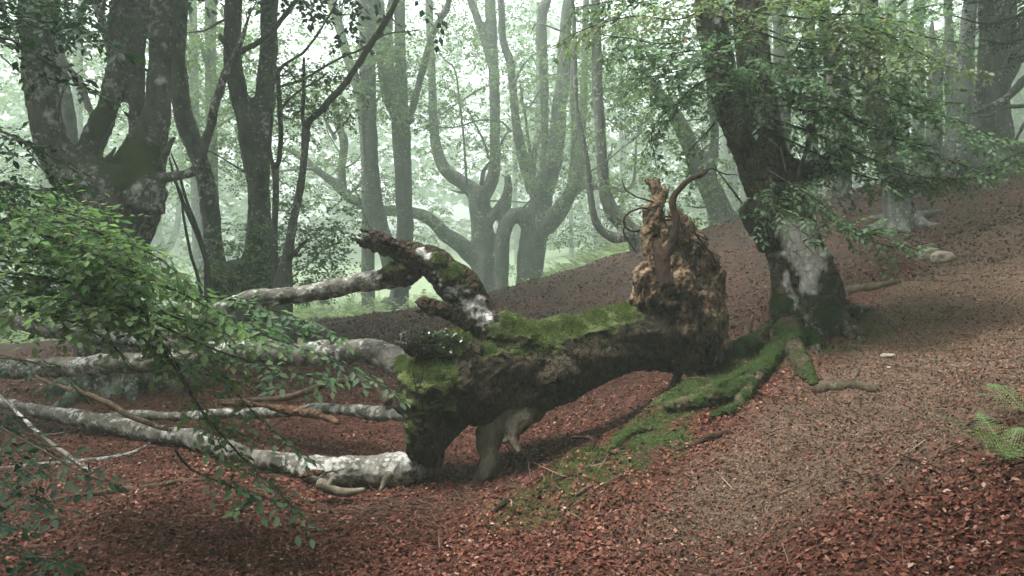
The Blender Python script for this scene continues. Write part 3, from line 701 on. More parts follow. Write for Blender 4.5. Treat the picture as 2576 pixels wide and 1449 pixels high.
P2 = tree('pollard_beech', 'broad misty pollard beech with arms spreading like a candelabra', [
    tr('C', [(85,1480,160),(88,1400,130),(96,1300,140),(116,1150,142),(146,1010,118),(142,920,112)], 33.75),
    tr('C', [(110,960,75),(75,860,64),(42,740,56),(18,600,48),(6,450,42),(-10,310,44),(-45,210,42),(-52,80,38),(-58,-60,36)], 33.75, 33.3),
    tr('C', [(160,960,110),(198,850,96),(226,700,86),(240,520,76),(260,390,75),(266,250,72),(272,100,58),(286,-50,46)], 33.75, 33.3),
    tr('C', [(165,860,50),(166,700,44),(164,550,43),(160,350,48),(150,220,58),(152,80,54),(185,-50,48)], 34.35),
    tr('C', [(170,1140,110),(205,1105,98),(255,1035,82),(300,965,72),(345,930,58)], 33.6, 32.7),
    tr('C', [(300,960,48),(300,880,36),(310,700,30),(305,500,28),(304,350,26),(300,200,22)], 32.85), tr('C', [(330,950,60),(340,870,55),(350,700,42),(360,500,40),(366,300,38),(370,100,36),(374,-50,34)], 32.85),
    tr('C', [(100,1130,110),(50,1085,92),(5,1085,80),(-35,1150,74),(-52,1300,72),(-45,1500,66)], 33.6, 33.3)],
    [tr('C', [(95,900,24),(90,770,18),(72,620,14),(50,480,12),(38,400,7)], 33), tr('C', [(110,890,16),(122,750,13),(150,650,11),(180,500,9),(186,440,5)], 33),
     tr('C', [(345,932,40),(410,936,34),(480,942,28),(560,958,24),(608,925,18),(620,820,13),(625,700,8)], 32.7), tr('C', [(100,880,14),(112,740,12),(160,710,10),(230,670,7),(320,670,5)], 32.4),
     tr('C', [(40,500,12),(80,540,10),(130,470,9),(160,420,5)], 32.7), tr('C', [(10,420,12),(50,340,12),(90,290,10),(130,260,6)], 32.7), tr('C', [(380,500,12),(430,470,9),(520,450,5)], 32.7)],
    'bark_far', .08, top=19, nroots=6)
T11 = tree('beech_tree', 'spotted beech bending sharply up from a sideways foot, two stems', [
    tr('C', [(660,1300,110),(625,1190,95),(590,1150,84),(540,1105,84),(492,1040,76),(464,930,62),(446,700,55),(431,450,53),(426,250,52),(420,50,50),(416,-50,50)], 22.02),
    tr('C', [(600,1170,70),(560,1190,58),(510,1196,54),(455,1162,46),(415,1100,38),(396,1000,34),(381,850,33),(362,720,32),(333,600,27),(321,450,26),(316,250,25),(311,100,24),(300,-40,20)], 21.76, 21.25)], [
    tr('C', [(475,840,14),(485,790,12),(500,760,8),(505,720,4)], 21.76)], 'bark_mid', .042, top=10, nroots=5)
T13 = tree('beech_tree', 'leaning beech with hollow foot rising from the back slope', [
    tr('C', [(1085,1230,190),(1070,1150,150),(1040,1050,122),(990,930,112),(932,820,97),(880,700,82),(828,590,76),(765,500,62),(705,420,50),(640,330,40)], 25.11),
    tr('C', [(985,900,80),(1005,810,62),(1022,700,47),(1015,600,42),(1000,490,35),(985,380,30)], 25.11)],
    [tr('C', [(990,605,10),(930,602,9),(860,606,6)], 24.84), tr('C', [(975,1040,12),(930,1045,10),(880,1035,6)], 24.98)], 'bark_far', .068, top=9, nroots=7)

def hug(PQ, lift=.38, first=1):
    """slide the points of a traced root along their sight lines on to the ground"""
    P, Q = PQ[0].copy(), PQ[1].copy()
    for i in range(first, len(P)):
        o = np.array([0, 0, CAMH]); d = (P[i] - o) / P[i][1]; ys = np.linspace(5, 13, 900); pts = o + d * ys[:, None]; g_ = pts[:, 2] - H(pts[:, 0], pts[:, 1]) - Q[i] * lift
        if (g_ < 0).any(): j = np.argmax(g_ < 0); Q[i] *= ys[j] / P[i][1]; P[i] = pts[j]
    return P, Q
# the big beech on the right, at the head of the bank
YR = 10.0
ROOTS = []
old = tree('beech_tree', 'big leaning beech with white bark patch and mossy spreading roots', [
    tq([(2040,880,190),(2035,835,165),(2030,760,155),(2015,680,145),(1992,600,140),(1962,520,128),(1932,440,124),(1905,360,135),(1890,330,140)], YR),
    tq([(1885,360,100),(1862,320,90),(1832,250,82),(1806,150,78),(1791,50,76),(1785,-30,75)], YR-.1, YR),
    tq([(1925,380,110),(1920,330,100),(1907,250,90),(1896,150,82),(1886,50,80),(1880,-30,80)], YR+.1, YR+.3),
    tq([(1925,560,100),(1895,535,75),(1872,515,45)], YR-.25), tq([(1935,600,90),(1915,590,60)], YR-.2),
    tq([(1970,470,90),(2010,440,75),(2045,425,60),(2075,415,40)], YR+.1), tq([(2080,830,90),(2085,740,75),(2060,640,60)], YR-.15, YR-.2),
    tq([(1975,800,80),(1965,720,55),(1955,640,45)], YR-.3),
    tq([(2070,835,60),(2110,830,40),(2150,830,20)], YR-.3)], [], 'bark_right', .033, top=9.5, nroots=6, disp=.013, seg=16,
    pale=[(2035,610,9.5,.34),(2045,670,9.5,.32),(2025,720,9.45,.24),(2025,765,9.45,.15),(2058,640,9.55,.24),(2005,585,9.6,.24),(2020,815,9.4,.06),(1812,40,9.7,.1)],
    moss=[(2088,790,9.5,.24),(2092,710,9.6,.16),(1958,770,9.6,.18),(1965,870,9.3,.3),(1900,930,8.8,.45),(1830,990,8.4,.4),(1750,1010,8.2,.35),(1990,900,9.2,.25),(1870,890,9.4,.4),(2030,860,9.4,.25)])
for k, PQ in enumerate([hug(tq([(1985,825,80),(1965,875,62),(1925,920,54),(1880,960,48),(1830,995,46),(1770,1010,44),(1720,1018,40),(1680,1030,26)], YR-.3, 8.4)),
    hug(tq([(1960,880,46),(1925,915,42),(1890,955,38),(1870,1000,32),(1840,1030,28),(1790,1050,20)], YR-.6, 8.2), .4, 0),
    hug(tq([(1985,830,80),(1998,880,56),(2018,922,46),(2040,955,34),(2048,968,18)], YR-.45, 8.9)),
    hug(tq([(1960,840,90),(1910,862,66),(1860,885,56),(1815,905,50),(1780,930,40)], YR-.2, 9.3)),
    hug(tq([(1900,935,36),(1860,945,34),(1820,960,32),(1770,985,24)], 9, 8.6), .4, 0),
    hug(tq([(1640,1080,14),(1600,1085,26),(1560,1110,26),(1520,1145,16)], 7.8, 7.4), .3, 0)]):
    V, Fs = fuse([tube(*PQ, seg=12, lump=.22, lf=6, seed=40 + k, wob=.03)], .016, 2); V = displace(V, Fs, [(5, .03, 'n'), (14, .016, 'ridge'), (40, .008, 'n')])
    o = part('root', V, Fs, M['root_moss'], old, attrs={'moss': np.clip(fbm(V, 2.5, 2, k) * 1.5 + .55, 0, 1)}); ROOTS.append((V, vnormals(V, Fs)))
for pl, Yq in (([(2075,425,60),(2095,400,50),(2090,380,40)], 9.9), ([(2050,440,40),(2010,420,36),(1980,400,24)], 9.8)):
    V, Fs = fuse([tube(*tq(pl, Yq), seg=10, lump=.5, lf=9)], .02, 1); V = displace(V, Fs, [(9, .04, 'n')]); part('broken_stub', V, Fs, M['heart_dark'], old)
for pl in ([(145,930,16),(165,830,19),(195,735,20),(240,625,19),(265,520,16),(278,430,14),(285,300,11),(283,200,8)], [(60,740,12),(80,800,11),(95,860,7)], [(240,150,10),(270,240,9),(330,320,8),(410,370,5)]):
    V, Fs = tube(*tr('D', pl, 9.6, 9.4), seg=7, lump=.25, lf=8, wob=.02); part('branch', V, Fs, M['limb'], old)
RB = [([(1950,330),(1990,140),(2050,40),(2150,100),(2250,150),(2335,190)], (9.6,8.6), .55, 'leaf_yellow'), ([(1960,300),(2060,30),(2200,40),(2320,90),(2430,110)], (9.9,9.0), .5, 'leaf_right'),
      ([(1950,300),(2000,170),(2080,175),(2200,230),(2300,270),(2400,300),(2480,335),(2545,375)], (9.6,8.3), .5, 'leaf_right'), ([(1960,380),(2080,290),(2200,330),(2330,380),(2420,415),(2490,430)], (9.6,8.4), .5, 'leaf_right'),
      ([(1970,400),(2060,390),(2150,435),(2260,462),(2360,455),(2480,442),(2575,395)], (9.6,8.6), .45, 'leaf_right'), ([(1960,430),(2020,470),(2080,545),(2160,592),(2250,622),(2335,612)], (9.4,8.6), .36, 'leaf_right'),
      ([(1940,440),(1945,490),(1975,545),(2030,590),(2080,620)], (9.3,8.7), .34, 'leaf_right'), ([(1905,330),(1880,60),(1800,20),(1700,50),(1600,40),(1480,70),(1385,120)], (9.8,8.8), .42, 'leaf_yellow'),
      ([(1890,300),(1850,100),(1780,85),(1680,110),(1570,95),(1460,80)], (9.8,9.2), .5, 'leaf_right'), ([(1880,330),(1850,200),(1760,170),(1680,185),(1590,200)], (9.8,9.3), .48, 'leaf_right'),
      ([(1890,330),(1830,240),(1760,235),(1690,270),(1640,330),(1650,410)], (9.8,9.5), .4, 'leaf_right'), ([(1900,360),(1900,240),(1960,245),(2060,270),(2140,260)], (9.7,8.9), .45, 'leaf_right'),
      ([(1960,300),(2020,210),(2100,215),(2180,270),(2270,300)], (9.7,9.2), .5, 'leaf_right'), ([(1950,380),(2030,330),(2120,370),(2220,410),(2300,430)], (9.8,9.4), .5, 'leaf_right'),
      ([(1960,330),(2060,110),(2140,60),(2250,30),(2380,10)], (10.2,9.8), .5, 'leaf_right'), ([(1900,200),(1830,-30),(1700,-20),(1560,0),(1440,20)], (10,10), .5, 'leaf_right'), ([(1870,300),(1780,330),(1730,390),(1740,450)], (10,10), .35, 'leaf_right'),
      ([(1940,460),(1930,500),(1900,540),(1920,600)], (9.2,9), .25, 'leaf_right')]
RB += [([(1960,300),(2030,120),(2130,130),(2230,190),(2330,250),(2420,260)], (9.4,8.8), .5, 'leaf_right'), ([(1960,360),(2050,250),(2150,300),(2260,350),(2350,370)], (9.3,8.7), .5, 'leaf_right'), ([(1960,390),(2060,340),(2170,390),(2290,440),(2400,450)], (9.2,8.7), .42, 'leaf_right'),
       ([(1970,440),(2050,500),(2140,570),(2230,600),(2310,630)], (9.0,8.5), .3, 'leaf_right'), ([(1900,260),(1860,180),(1900,150),(1980,190),(2060,230)], (9.3,9.0), .42, 'leaf_right'), ([(1890,330),(1840,210),(1780,200),(1720,240),(1690,300)], (9.5,9.2), .4, 'leaf_right'), ([(1900,200),(1820,120),(1720,130),(1630,150),(1540,140)], (9.4,9.0), .4, 'leaf_right'),
       ([(1940,480),(1950,520),(1990,545),(2040,560)], (9.1,8.7), .3, 'leaf_right'), ([(1930,300),(1890,60),(1960,10),(2060,0),(2180,-20)], (9.5,9.3), .45, 'leaf_yellow'), ([(2060,-20),(2180,70),(2290,120),(2390,170),(2470,180)], (9.2,8.8), .42, 'leaf_yellow')]
def on_trunk(pth):
    """let each branch leave the stem a little above its first spray"""
    x1, y1 = pth[1]; y0 = max(-40, y1 - rng.uniform(5, 80))
    if x1 > pth[0][0] - 5: return [(float(np.interp(y0, [-40, 150, 250, 350, 440, 520], [1882, 1898, 1910, 1922, 1936, 1962])), y0)] + list(pth[1:])
    return [(float(np.interp(y0, [-40, 150, 250, 330, 440], [1785, 1806, 1832, 1865, 1900])), y0)] + list(pth[1:])
RB = [(on_trunk(a), *b) for a, *b in RB]
for pth, Y, sp, mt in RB: spray_branch(old, pth, Y, sp, .08, mt, 5, 2, .066, .3, singles=10, start=.12, tilt=.5)
crown(old, sky_pts(110, 4.6, 10, 3.6, 6.2, 9.5), 1.3, .14, 'leaf_shade')  # crown above the frame, added to darken the right side

T15 = tree('beech_tree', 'grey beech with flared foot standing behind the leafy branches', [tr('D', [(665,1200,210),(660,1130,165),(652,1020,140),(640,930,132),(610,820,128),(560,650,120),(522,450,100),(512,200,92),(505,-40,86)], 16.2)], [], 'bark_mid', .048, top=9.5, nroots=8, rootlen=2.6)
T16 = tree('beech_tree', 'blotchy mossy beech trunk half hidden by the leafy branches', [tr('D', [(345,1000,140),(355,800,130),(358,600,126),(345,400,112),(305,200,84),(282,50,64),(275,-50,60)], 19.95)], [], 'bark_moss', .045, top=10)
RT = [('slender dark beech behind the big leaning one', [(220,1000,64),(220,700,60),(215,350,56),(210,100,52),(205,-40,50)], 28.35), ('thick grey beech stem rising close behind the big leaning trunk', [(70,900,95),(68,500,90),(70,300,86),(60,100,72),(42,-40,62)], 26.33),
      ('smooth upright beech on the misty ridge between leafy branches', [(755,900,64),(755,600,60),(755,300,55),(760,50,55),(762,-40,52)], 29.7), ('pale thin beech on the misty ridge far behind', [(612,900,60),(615,500,55),(615,200,54),(618,-40,52)], 35.1),
      ('slim beech beside a decayed snag on the misty ridge', [(925,800,60),(918,450,50),(914,250,45),(906,50,40),(904,-40,38)], 26.33), ('spotted beech with root flare beside the many-stemmed tree', [(960,740,150),(975,620,112),(985,420,92),(1000,200,76),(1014,50,66),(1022,-40,64)], 24.71),
      ('hazy beech stem deep among the ridge trees', [(690,900,40),(690,400,38),(680,-40,34)], 37.8)]
for lb, pl, Y in RT: tree('beech_tree', lb, [tr('D', pl, Y)], [], 'bark_far', .06, top=13, group=None)
tree('dead_snag', 'short forked decayed snag on the misty ridge', [tr('D', [(830,850,90),(838,600,76),(840,430,66),(838,300,48),(826,180,34),(824,110,18)], 26.93), tr('D', [(850,460,44),(868,360,36),(886,260,30),(893,180,22)], 26.93)], [], 'bark_far', .068, nroots=4)
T24 = tree('beech_tree', 'dark many-stemmed beech with wide roots and long low branches', [
    tr('D', [(1110,860,320),(1112,740,240),(1120,600,180),(1118,480,160),(1130,380,150)], 19.59), tr('D', [(1105,480,110),(1100,330,90),(1104,200,78),(1098,50,72),(1095,-50,70)], 19.47),
    tr('D', [(1150,460,120),(1180,300,110),(1190,150,105),(1200,-50,95)], 19.82), tr('D', [(1170,420,90),(1230,330,80),(1280,200,70),(1300,50,60)], 19.35)],
    [tr('D', [(1340,370,52),(1290,405,46),(1200,495,38),(1120,535,30),(1060,555,22),(1010,575,14)], 18.41, 18.17), tr('D', [(1340,520,26),(1290,530,23),(1190,545,22),(1110,582,16),(1035,582,8)], 18.17), tr('D', [(1340,560,26),(1280,640,18),(1250,700,12),(1258,770,6)], 17.7),
     tr('D', [(1040,560,12),(1050,430,11),(1085,330,9),(1090,260,5)], 18.41)], 'bark_mid', .058, top=10, nroots=9, rootlen=2.8)
for pth, Y in (([(2700,10),(2560,40),(2480,60),(2400,40)], 12.5), ([(2700,80),(2600,90),(2530,110),(2470,100)], 12.5), ([(2680,150),(2590,140),(2540,150)], 12.5), ([(2660,-30),(2540,-10),(2430,10)], 12.5), ([(2680,330),(2600,370),(2540,395),(2500,420)], 11)):
    spray_branch(T24, pth, Y, .5, .07, 'leaf_shade', 10, 3, .12)
crown(T24, sky_pts(90, 9.5, 15.5, 4, 8.6, 11), 1.4, .16, 'leaf_shade')

# foliage of the misty trees
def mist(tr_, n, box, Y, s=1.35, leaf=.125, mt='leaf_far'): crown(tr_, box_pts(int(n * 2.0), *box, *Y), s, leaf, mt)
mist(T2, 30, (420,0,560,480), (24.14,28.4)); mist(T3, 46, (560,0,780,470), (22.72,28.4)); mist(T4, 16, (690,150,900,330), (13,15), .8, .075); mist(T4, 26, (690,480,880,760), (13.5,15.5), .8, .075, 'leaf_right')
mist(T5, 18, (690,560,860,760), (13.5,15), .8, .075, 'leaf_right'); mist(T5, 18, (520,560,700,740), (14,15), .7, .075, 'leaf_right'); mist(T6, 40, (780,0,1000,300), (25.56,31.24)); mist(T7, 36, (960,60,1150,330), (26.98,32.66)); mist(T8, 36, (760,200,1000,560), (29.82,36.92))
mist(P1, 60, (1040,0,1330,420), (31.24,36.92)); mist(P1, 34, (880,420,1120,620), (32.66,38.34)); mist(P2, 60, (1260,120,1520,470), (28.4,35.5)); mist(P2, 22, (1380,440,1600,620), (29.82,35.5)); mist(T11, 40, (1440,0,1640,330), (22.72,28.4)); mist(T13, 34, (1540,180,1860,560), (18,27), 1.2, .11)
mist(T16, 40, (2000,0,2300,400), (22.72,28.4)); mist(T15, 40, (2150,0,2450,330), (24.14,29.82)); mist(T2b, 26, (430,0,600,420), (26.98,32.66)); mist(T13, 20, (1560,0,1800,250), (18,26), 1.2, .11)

mist(P2, 20, (1150,-60,1420,130), (36,46), 1.5, .15); mist(P1, 12, (960,-60,1180,100), (36,46), 1.5, .15)
# trees deep in the mist
FARL = ['slender pale beech fading into the fog beyond the hollow', 'forked pale beech fading into the fog beyond the hollow']
for k in range(60):
    Y = rng.uniform(42, 85); x = rng.uniform(-500, 3000); X = px(x, 500, Y)[0]
    if 640 < x < 1320 and (Y < 70 or rng.random() < .5): continue
    h = float(H(X, Y)[0]); r0 = rng.uniform(.18, .42); zt = rng.uniform(18, 25); ln = rng.normal(0, .7, 2); fk = k % 3 == 0
    st_ = [(np.array([(X, Y, h - .2), (X + ln[0] * .3, Y, h + 3), (X + ln[0] * .8, Y + ln[1] * .5, h + 7), (X + ln[0], Y + ln[1], zt)]), np.array([r0 * 1.2, r0, r0 * .85, r0 * .5]))]
    if fk: sg = rng.choice([-1, 1]); st_.append((np.array([(X + ln[0] * .3, Y, h + 2.6), (X + sg * .8, Y, h + 4.2), (X + sg * 1.3, Y, h + 8), (X + sg * 1.7, Y, zt)]), np.array([r0 * .8, r0 * .7, r0 * .55, r0 * .35])))
    root = thing('beech_tree', FARL[int(fk)], 'tree', (X, Y, h), 'pale trees in the fog' if not fk else 'forked pale trees in the fog')
    part('trunk', *merge([tube(*s, seg=8, step=.5, lump=.12, lf=1.2, seed=k) for s in st_]), M['bark_far'], root)
    nc = 62; c = np.stack([X + rng.normal(0, 3.2, nc), Y + rng.normal(0, 2.8, nc), rng.uniform(h + 1.2, zt + .5, nc)], 1)
    crown(root, c, 2.6, .34, 'leaf_far', name='crown', keepf=.5)

# crowns above the picture: added to shade the near wood and leave the misty hollow open
def overhead(t_, n, rad, dz=3.0, s=1.8, leaf=.2):
    b = WLOC[t_.name]; z0 = max(7.0, CAMH + .337 * (b[1] + rad * .6) + .5); crown(t_, sky_pts(n, b[0], b[1], rad, z0, z0 + dz), s, leaf, 'leaf_shade', name='crown')
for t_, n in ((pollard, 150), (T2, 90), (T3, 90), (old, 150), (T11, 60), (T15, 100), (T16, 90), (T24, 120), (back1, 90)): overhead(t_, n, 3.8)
n = 1700; c = np.stack([rng.uniform(-14, 15, n), rng.uniform(-15, 11.5, n), rng.uniform(7.2, 10.5, n)], 1)  # unseen leaf layer added overhead to hold back sky light
o = crown(None, open_gap(c), 1.9, .3, 'leaf_shade', name='shade_canopy', keepf=.55); o['label'] = 'unseen leaf roof added to shade the near wood'; o['category'] = 'shade_canopy'
n = 2200; x = rng.uniform(-85, 85, n); y = rng.uniform(88, 125, n)
x[1400:] = rng.uniform(-36, 36, 800); y[1400:] = rng.uniform(-34, -17, 800); x[1800:2000] = -rng.uniform(19, 34, 200); x[2000:] = rng.uniform(21, 36, 200); y[1800:] = rng.uniform(-17, 19, 400)  # unseen sprays added behind and beside the viewer to block light
kp = ~((y > 0) & (x / np.maximum(y, 1) > -.32) & (x / np.maximum(y, 1) < .02) & (rng.random(n) < .35)); x, y = x[kp], y[kp]; n = len(x)      # a clearing in the far wood
o = crown(None, np.stack([x, y, H(x, y) + rng.uniform(.5, np.where(y > 50, 32, 20), n) * rng.uniform(.6, 1, n)], 1), 6, 1.25, 'leaf_far', name='far_and_shade_wood', keepf=.5); o['label'] = 'distant beech wood dissolving into the fog, with unseen wood added behind and beside to block light'; o['category'] = 'wood'
# ------------------------------------------------------------------ the fallen beech
fb = px(1068, 1225, 8.0)
fallen = thing('fallen_tree', 'moss-covered fallen beech arching over the hollow with upturned rotten roots', 'fallen tree', (fb[0], fb[1], float(H(fb[0], fb[1])[0])))
I = []
def add(pts, Y0, Y1=None, seg=16, lump=.16, lf=5, seed=1): I.append(tube(*tq(pts, Y0, Y1), seg=seg, lump=lump, lf=lf, seed=seed))
add([(1735,830,215),(1690,835,215),(1600,850,165),(1500,872,176),(1400,905,208),(1310,925,222),(1230,945,215),(1160,985,205)], 9.35, 8.35)
add([(1200,945,190),(1145,990,165),(1108,1045,130),(1082,1105,96),(1062,1165,66)], 8.4, 8.1)
add([(1180,950,150),(1110,958,128),(1055,968,108),(1030,1000,80),(1030,1040,50)], 8.2, 7.95)
add([(1070,960,130),(1060,1030,110),(1062,1090,84),(1050,1145,60)], 8.0, 8.05)
add([(1290,880,150),(1240,825,112),(1190,765,100),(1140,710,98),(1095,665,88),(1055,645,70),(1010,632,56),(985,626,40)], 8.5, 8.35)
add([(1045,655,70),(1025,680,72),(985,697,58),(940,706,50)], 8.4, 8.5)
add([(1190,900,90),(1140,878,76),(1090,866,72),(1045,856,72),(1022,850,60)], 8.2, 7.95)
add([(1100,1000,90),(1050,1010,60),(1010,1015,46),(1000,1030,40)], 8.0, 8.1)
add([(1380,975,110),(1320,990,100),(1270,985,80)], 8.4, 8.3)
add([(1225,925,80),(1190,960,60),(1155,1005,44),(1130,1045,30)], 8.15, 7.95, lump=.3, lf=9)
add([(1440,930,90),(1400,950,80),(1350,965,50)], 8.3, 8.2, lump=.3, lf=8)
V, Fs = fuse(I, .0185, 2)
V = displace(V, Fs, [(2.6, .035, 'n'), (6, .016, 'ridge'), (14, .010, 'ridge'), (40, .007, 'ridge')])
tm = blobs(V, [(1060,662,8.3,.10),(1095,685,8.35,.10),(1020,690,8.35,.14),(1075,645,8.45,.12),(1155,708,8.45,.11),(1200,755,8.5,.1),(1235,795,8.5,.09),(1560,790,8.95,0.342),(1500,800,8.8,0.317),(1440,815,8.6,0.317),(1380,830,8.5,0.317),(1330,830,8.4,0.293),(1280,835,8.4,0.244),(1250,850,8.3,0.195),(1300,870,8.3,0.171),(1230,895,8.2,0.146),(1090,940,8.0,0.317),(1050,910,8.0,0.268),(1110,980,7.95,0.268),(1060,1000,7.85,0.244),(1050,1060,7.8,0.195),
    (1130,870,8,0.195),(1160,840,8.1,0.171),(1140,690,8.3,0.159),(1180,740,8.4,0.122),(1215,780,8.45,0.0976),(1245,805,8.45,0.0854),(1000,690,8.4,0.171),(985,680,8.4,0.146),(1100,660,8.3,0.122),(1040,1120,7.9,0.171)])
tp = blobs(V, [(1105,700,8.2,.12),(1130,722,8.2,.15),(1158,750,8.2,.17),(1188,778,8.22,.17),(1216,802,8.25,.13),(1060,632,8.25,.07),(1075,645,8.25,.06),(1020,700,8.3,.08),(960,705,8.45,.12)], 3.5)
V = V + vnormals(V, Fs) * (np.clip(tm, 0, 1) * (fbm(V, 9, 3, 5) * .03 + .012))[:, None]      # cushions
NV = vnormals(V, Fs)
tp = tp * np.clip(NV[:, 2] * 2 + .9, 0, 1)
part('trunk', V, Fs, M['log'], fallen, attrs={'moss': tm * np.clip(NV[:, 2] * 1.6 + .75, 0, 1), 'pale': tp * (1 - .8 * (tm > .6))})
LV, LF, LM = V, Fs, tm * np.clip(NV[:, 2] * 1.6 + .75, 0, 1)

V2, F2 = fuse([tube(*tq([(1185,810,60),(1145,788,46),(1108,774,40),(1080,768,36),(1060,763,22)], 8.4, 8.2), seg=14, lump=.3, lf=7)], .013, 1); V2 = displace(V2, F2, [(6, .016, 'ridge'), (16, .012, 'ridge')]); part('broken_stub', V2, F2, M['heart_dark'], fallen)
# moss cushions on the upper side
def moss_on(name, V, Nn, mask, n, size, mt, parent, seed=0):
    r = np.random.default_rng(seed); w_ = np.maximum(mask - .25, 0) * np.clip(Nn[:, 2] + .5, 0, 1); w_ /= w_.sum()
    i = r.choice(len(V), n, p=w_); nn = Nn[i]; d = norm(nn * .8 + np.array([0, 0, .15]) + r.normal(0, .55, (n, 3)))
    v, f = leaves(V[i] + r.normal(0, .008, (n, 3)), d, norm(r.normal(0, 1, (n, 3))), size * r.uniform(.4, 1.3, n), BLADE1)
    return part(name, v, [f], M[mt], parent, smooth=False, kind='stuff')
moss_on('moss', LV, NV, LM ** 2, 50000, .022, 'moss', fallen, 1)
tk = [c for c in old.children if c.name.startswith('trunk')][0].data; n_ = len(tk.vertices)
OV = np.empty(n_ * 3, np.float32); tk.vertices.foreach_get('co', OV); OV = OV.reshape(-1, 3) + WLOC[old.name]; ON = np.empty(n_ * 3, np.float32); tk.vertices.foreach_get('normal', ON); ON = ON.reshape(-1, 3)
OM = np.empty(n_, np.float32); tk.attributes['moss'].data.foreach_get('value', OM)
moss_on('moss', OV, ON, OM, 10000, .014, 'moss_dark', old, 2)
RV, RN = np.vstack([a for a, _ in ROOTS]), np.vstack([b for _, b in ROOTS]); moss_on('moss', RV, RN, np.clip(fbm(RV, 2.5, 2) + .7, 0, 1), 26000, .016, 'moss_dark', old, 3)

# bare hanging roots under the belly
for items in ([[(1335,950,90),(1297,1015,104),(1260,1060,88),(1232,1098,74),(1228,1132,58),(1233,1162,48),(1216,1198,40),(1196,1221,26),(1182,1240,8)], [(1230,1190,24),(1212,1222,14),(1205,1243,5)]],
              [[(1355,960,80),(1338,1012,90),(1312,1052,68),(1288,1085,46),(1290,1112,26),(1306,1138,10)], [(1290,1090,26),(1270,1110,14)]]):
    V, Fs = fuse([tube(*tq(pl, 8.5, 8.0), seg=14, lump=.14, lf=7) for pl in items], .012, 3); V = displace(V, Fs, [(5, .018, 'n'), (20, .008, 'ridge')], (1, 1, .6))
    part('root', V, Fs, M['root_grey'], fallen)

# upturned rotten root plate
I = []
add([(1750,870,160),(1748,790,140),(1742,720,104),(1728,650,74),(1712,590,58),(1704,555,46),(1698,532,18)], 9.35, 9.25, lump=.3, lf=6)
add([(1660,760,120),(1640,725,110),(1625,700,84),(1605,690,46)], 9.0, 8.85, lump=.35, lf=7)
add([(1690,720,130),(1680,680,100),(1670,650,60)], 9.0, 8.9, lump=.3, lf=7)
add([(1770,650,60),(1790,700,56),(1805,740,36),(1812,752,16)], 9.3, 9.35, lump=.4, lf=8)
add([(1775,780,70),(1785,840,64),(1795,890,50),(1810,930,26)], 9.3, 9.2, lump=.35, lf=8)
add([(1720,740,150),(1725,830,150),(1740,900,120),(1760,935,70)], 9.05, 9.0, lump=.25, lf=6)
add([(1740,620,50),(1755,600,40),(1765,598,14)], 9.2, 9.15, lump=.4, lf=9)
V, Fs = fuse(I, .016, 1); V = displace(V, Fs, [(4, .06, 'n'), (10, .05, 'ridge'), (24, .028, 'ridge'), (50, .012, 'ridge')], (1, 1, .28))
dk = blobs(V, [(1700,760,8.9,.3),(1720,850,8.85,.45),(1690,830,8.8,.4),(1750,720,9.0,.12),(1760,890,8.9,.3),(1600,790,8.9,.2),(1730,650,8.95,.06),(1660,770,8.8,.16)])
part('root_plate', V, Fs, M['rotten'], fallen, smooth=True, attrs={'dark': dk})
# gnarled upright roots
def rootpart(pls, mt, vox=.012, Y=(9.0, 9.0), lump=.22, disp=.014, name='root'):
    V, Fs = fuse([tube(*tq(pl, *Y), seg=12, lump=lump, lf=10) for pl in pls], vox, 2); V = displace(V, Fs, [(8, disp, 'n'), (25, disp * .5, 'ridge')], (1, 1, .5)); return part(name, V, Fs, M[mt], fallen)
rootpart([[(1650,665,46),(1638,640,44),(1634,600,44),(1640,550,50),(1648,515,46),(1655,490,34),(1648,470,34),(1636,458,22),(1622,452,10)], [(1668,655,60),(1664,610,46),(1660,570,40),(1650,530,36)], [(1652,510,24),(1668,500,18),(1674,480,14),(1672,468,8)], [(1640,468,14),(1652,458,12),(1655,448,5)], [(1672,620,36),(1690,600,28),(1700,580,20)]], 'rotten', .011, (8.95, 9.0), .3, .03)
rootpart([[(1672,720,60),(1668,680,48),(1672,645,38),(1690,612,24),(1699,575,19),(1700,545,17),(1692,520,18),(1694,498,17),(1712,472,15),(1738,450,14),(1764,440,12),(1780,428,9)], [(1668,660,40),(1655,625,26),(1650,600,12)]], 'root_dark', .010, (8.8, 8.9), .12, .008)
for pl in ([(1779,430,11),(1790,424,8),(1805,430,7),(1830,438,6),(1860,440,3)], [(1772,436,8),(1765,425,6),(1770,418,3)], [(1795,425,4),(1803,440,4),(1800,455,2)], [(1642,508,9),(1600,495,8),(1575,476,8),(1565,450,4)], [(1640,528,10),(1615,522,9),(1590,530,9),(1571,548,10),(1572,566,10),(1590,580,10),(1640,585,14),(1655,595,20)],
           [(1572,566,9),(1570,590,7),(1590,620,6),(1605,635,4)], [(1575,560,5),(1555,552,4),(1545,545,2)], [(1655,540,12),(1680,555,10),(1700,548,6)], [(1640,555,8),(1680,545,7),(1710,552,3)], [(1740,580,14),(1760,600,11),(1775,625,9),(1795,650,8),(1808,672,5)], [(1735,600,10),(1765,615,8),(1790,640,6)], [(1755,590,8),(1775,600,6),(1790,605,3)],
           [(1720,705,14),(1760,690,12),(1770,672,8)], [(1620,755,8),(1660,750,10),(1700,748,6)], [(1585,700,6),(1600,705,8),(1615,712,10)], [(1730,620,6),(1728,650,5),(1735,670,3)], [(1775,640,6),(1780,680,5),(1776,710,3)]):
    P_, Q_ = tq(pl, 8.9, 9.0); V, Fs = tube(P_, Q_ * .55, seg=6, step=.03, lump=.25, lf=14, wob=.02); part('rootlet', V, Fs, M['root_dark'], fallen)

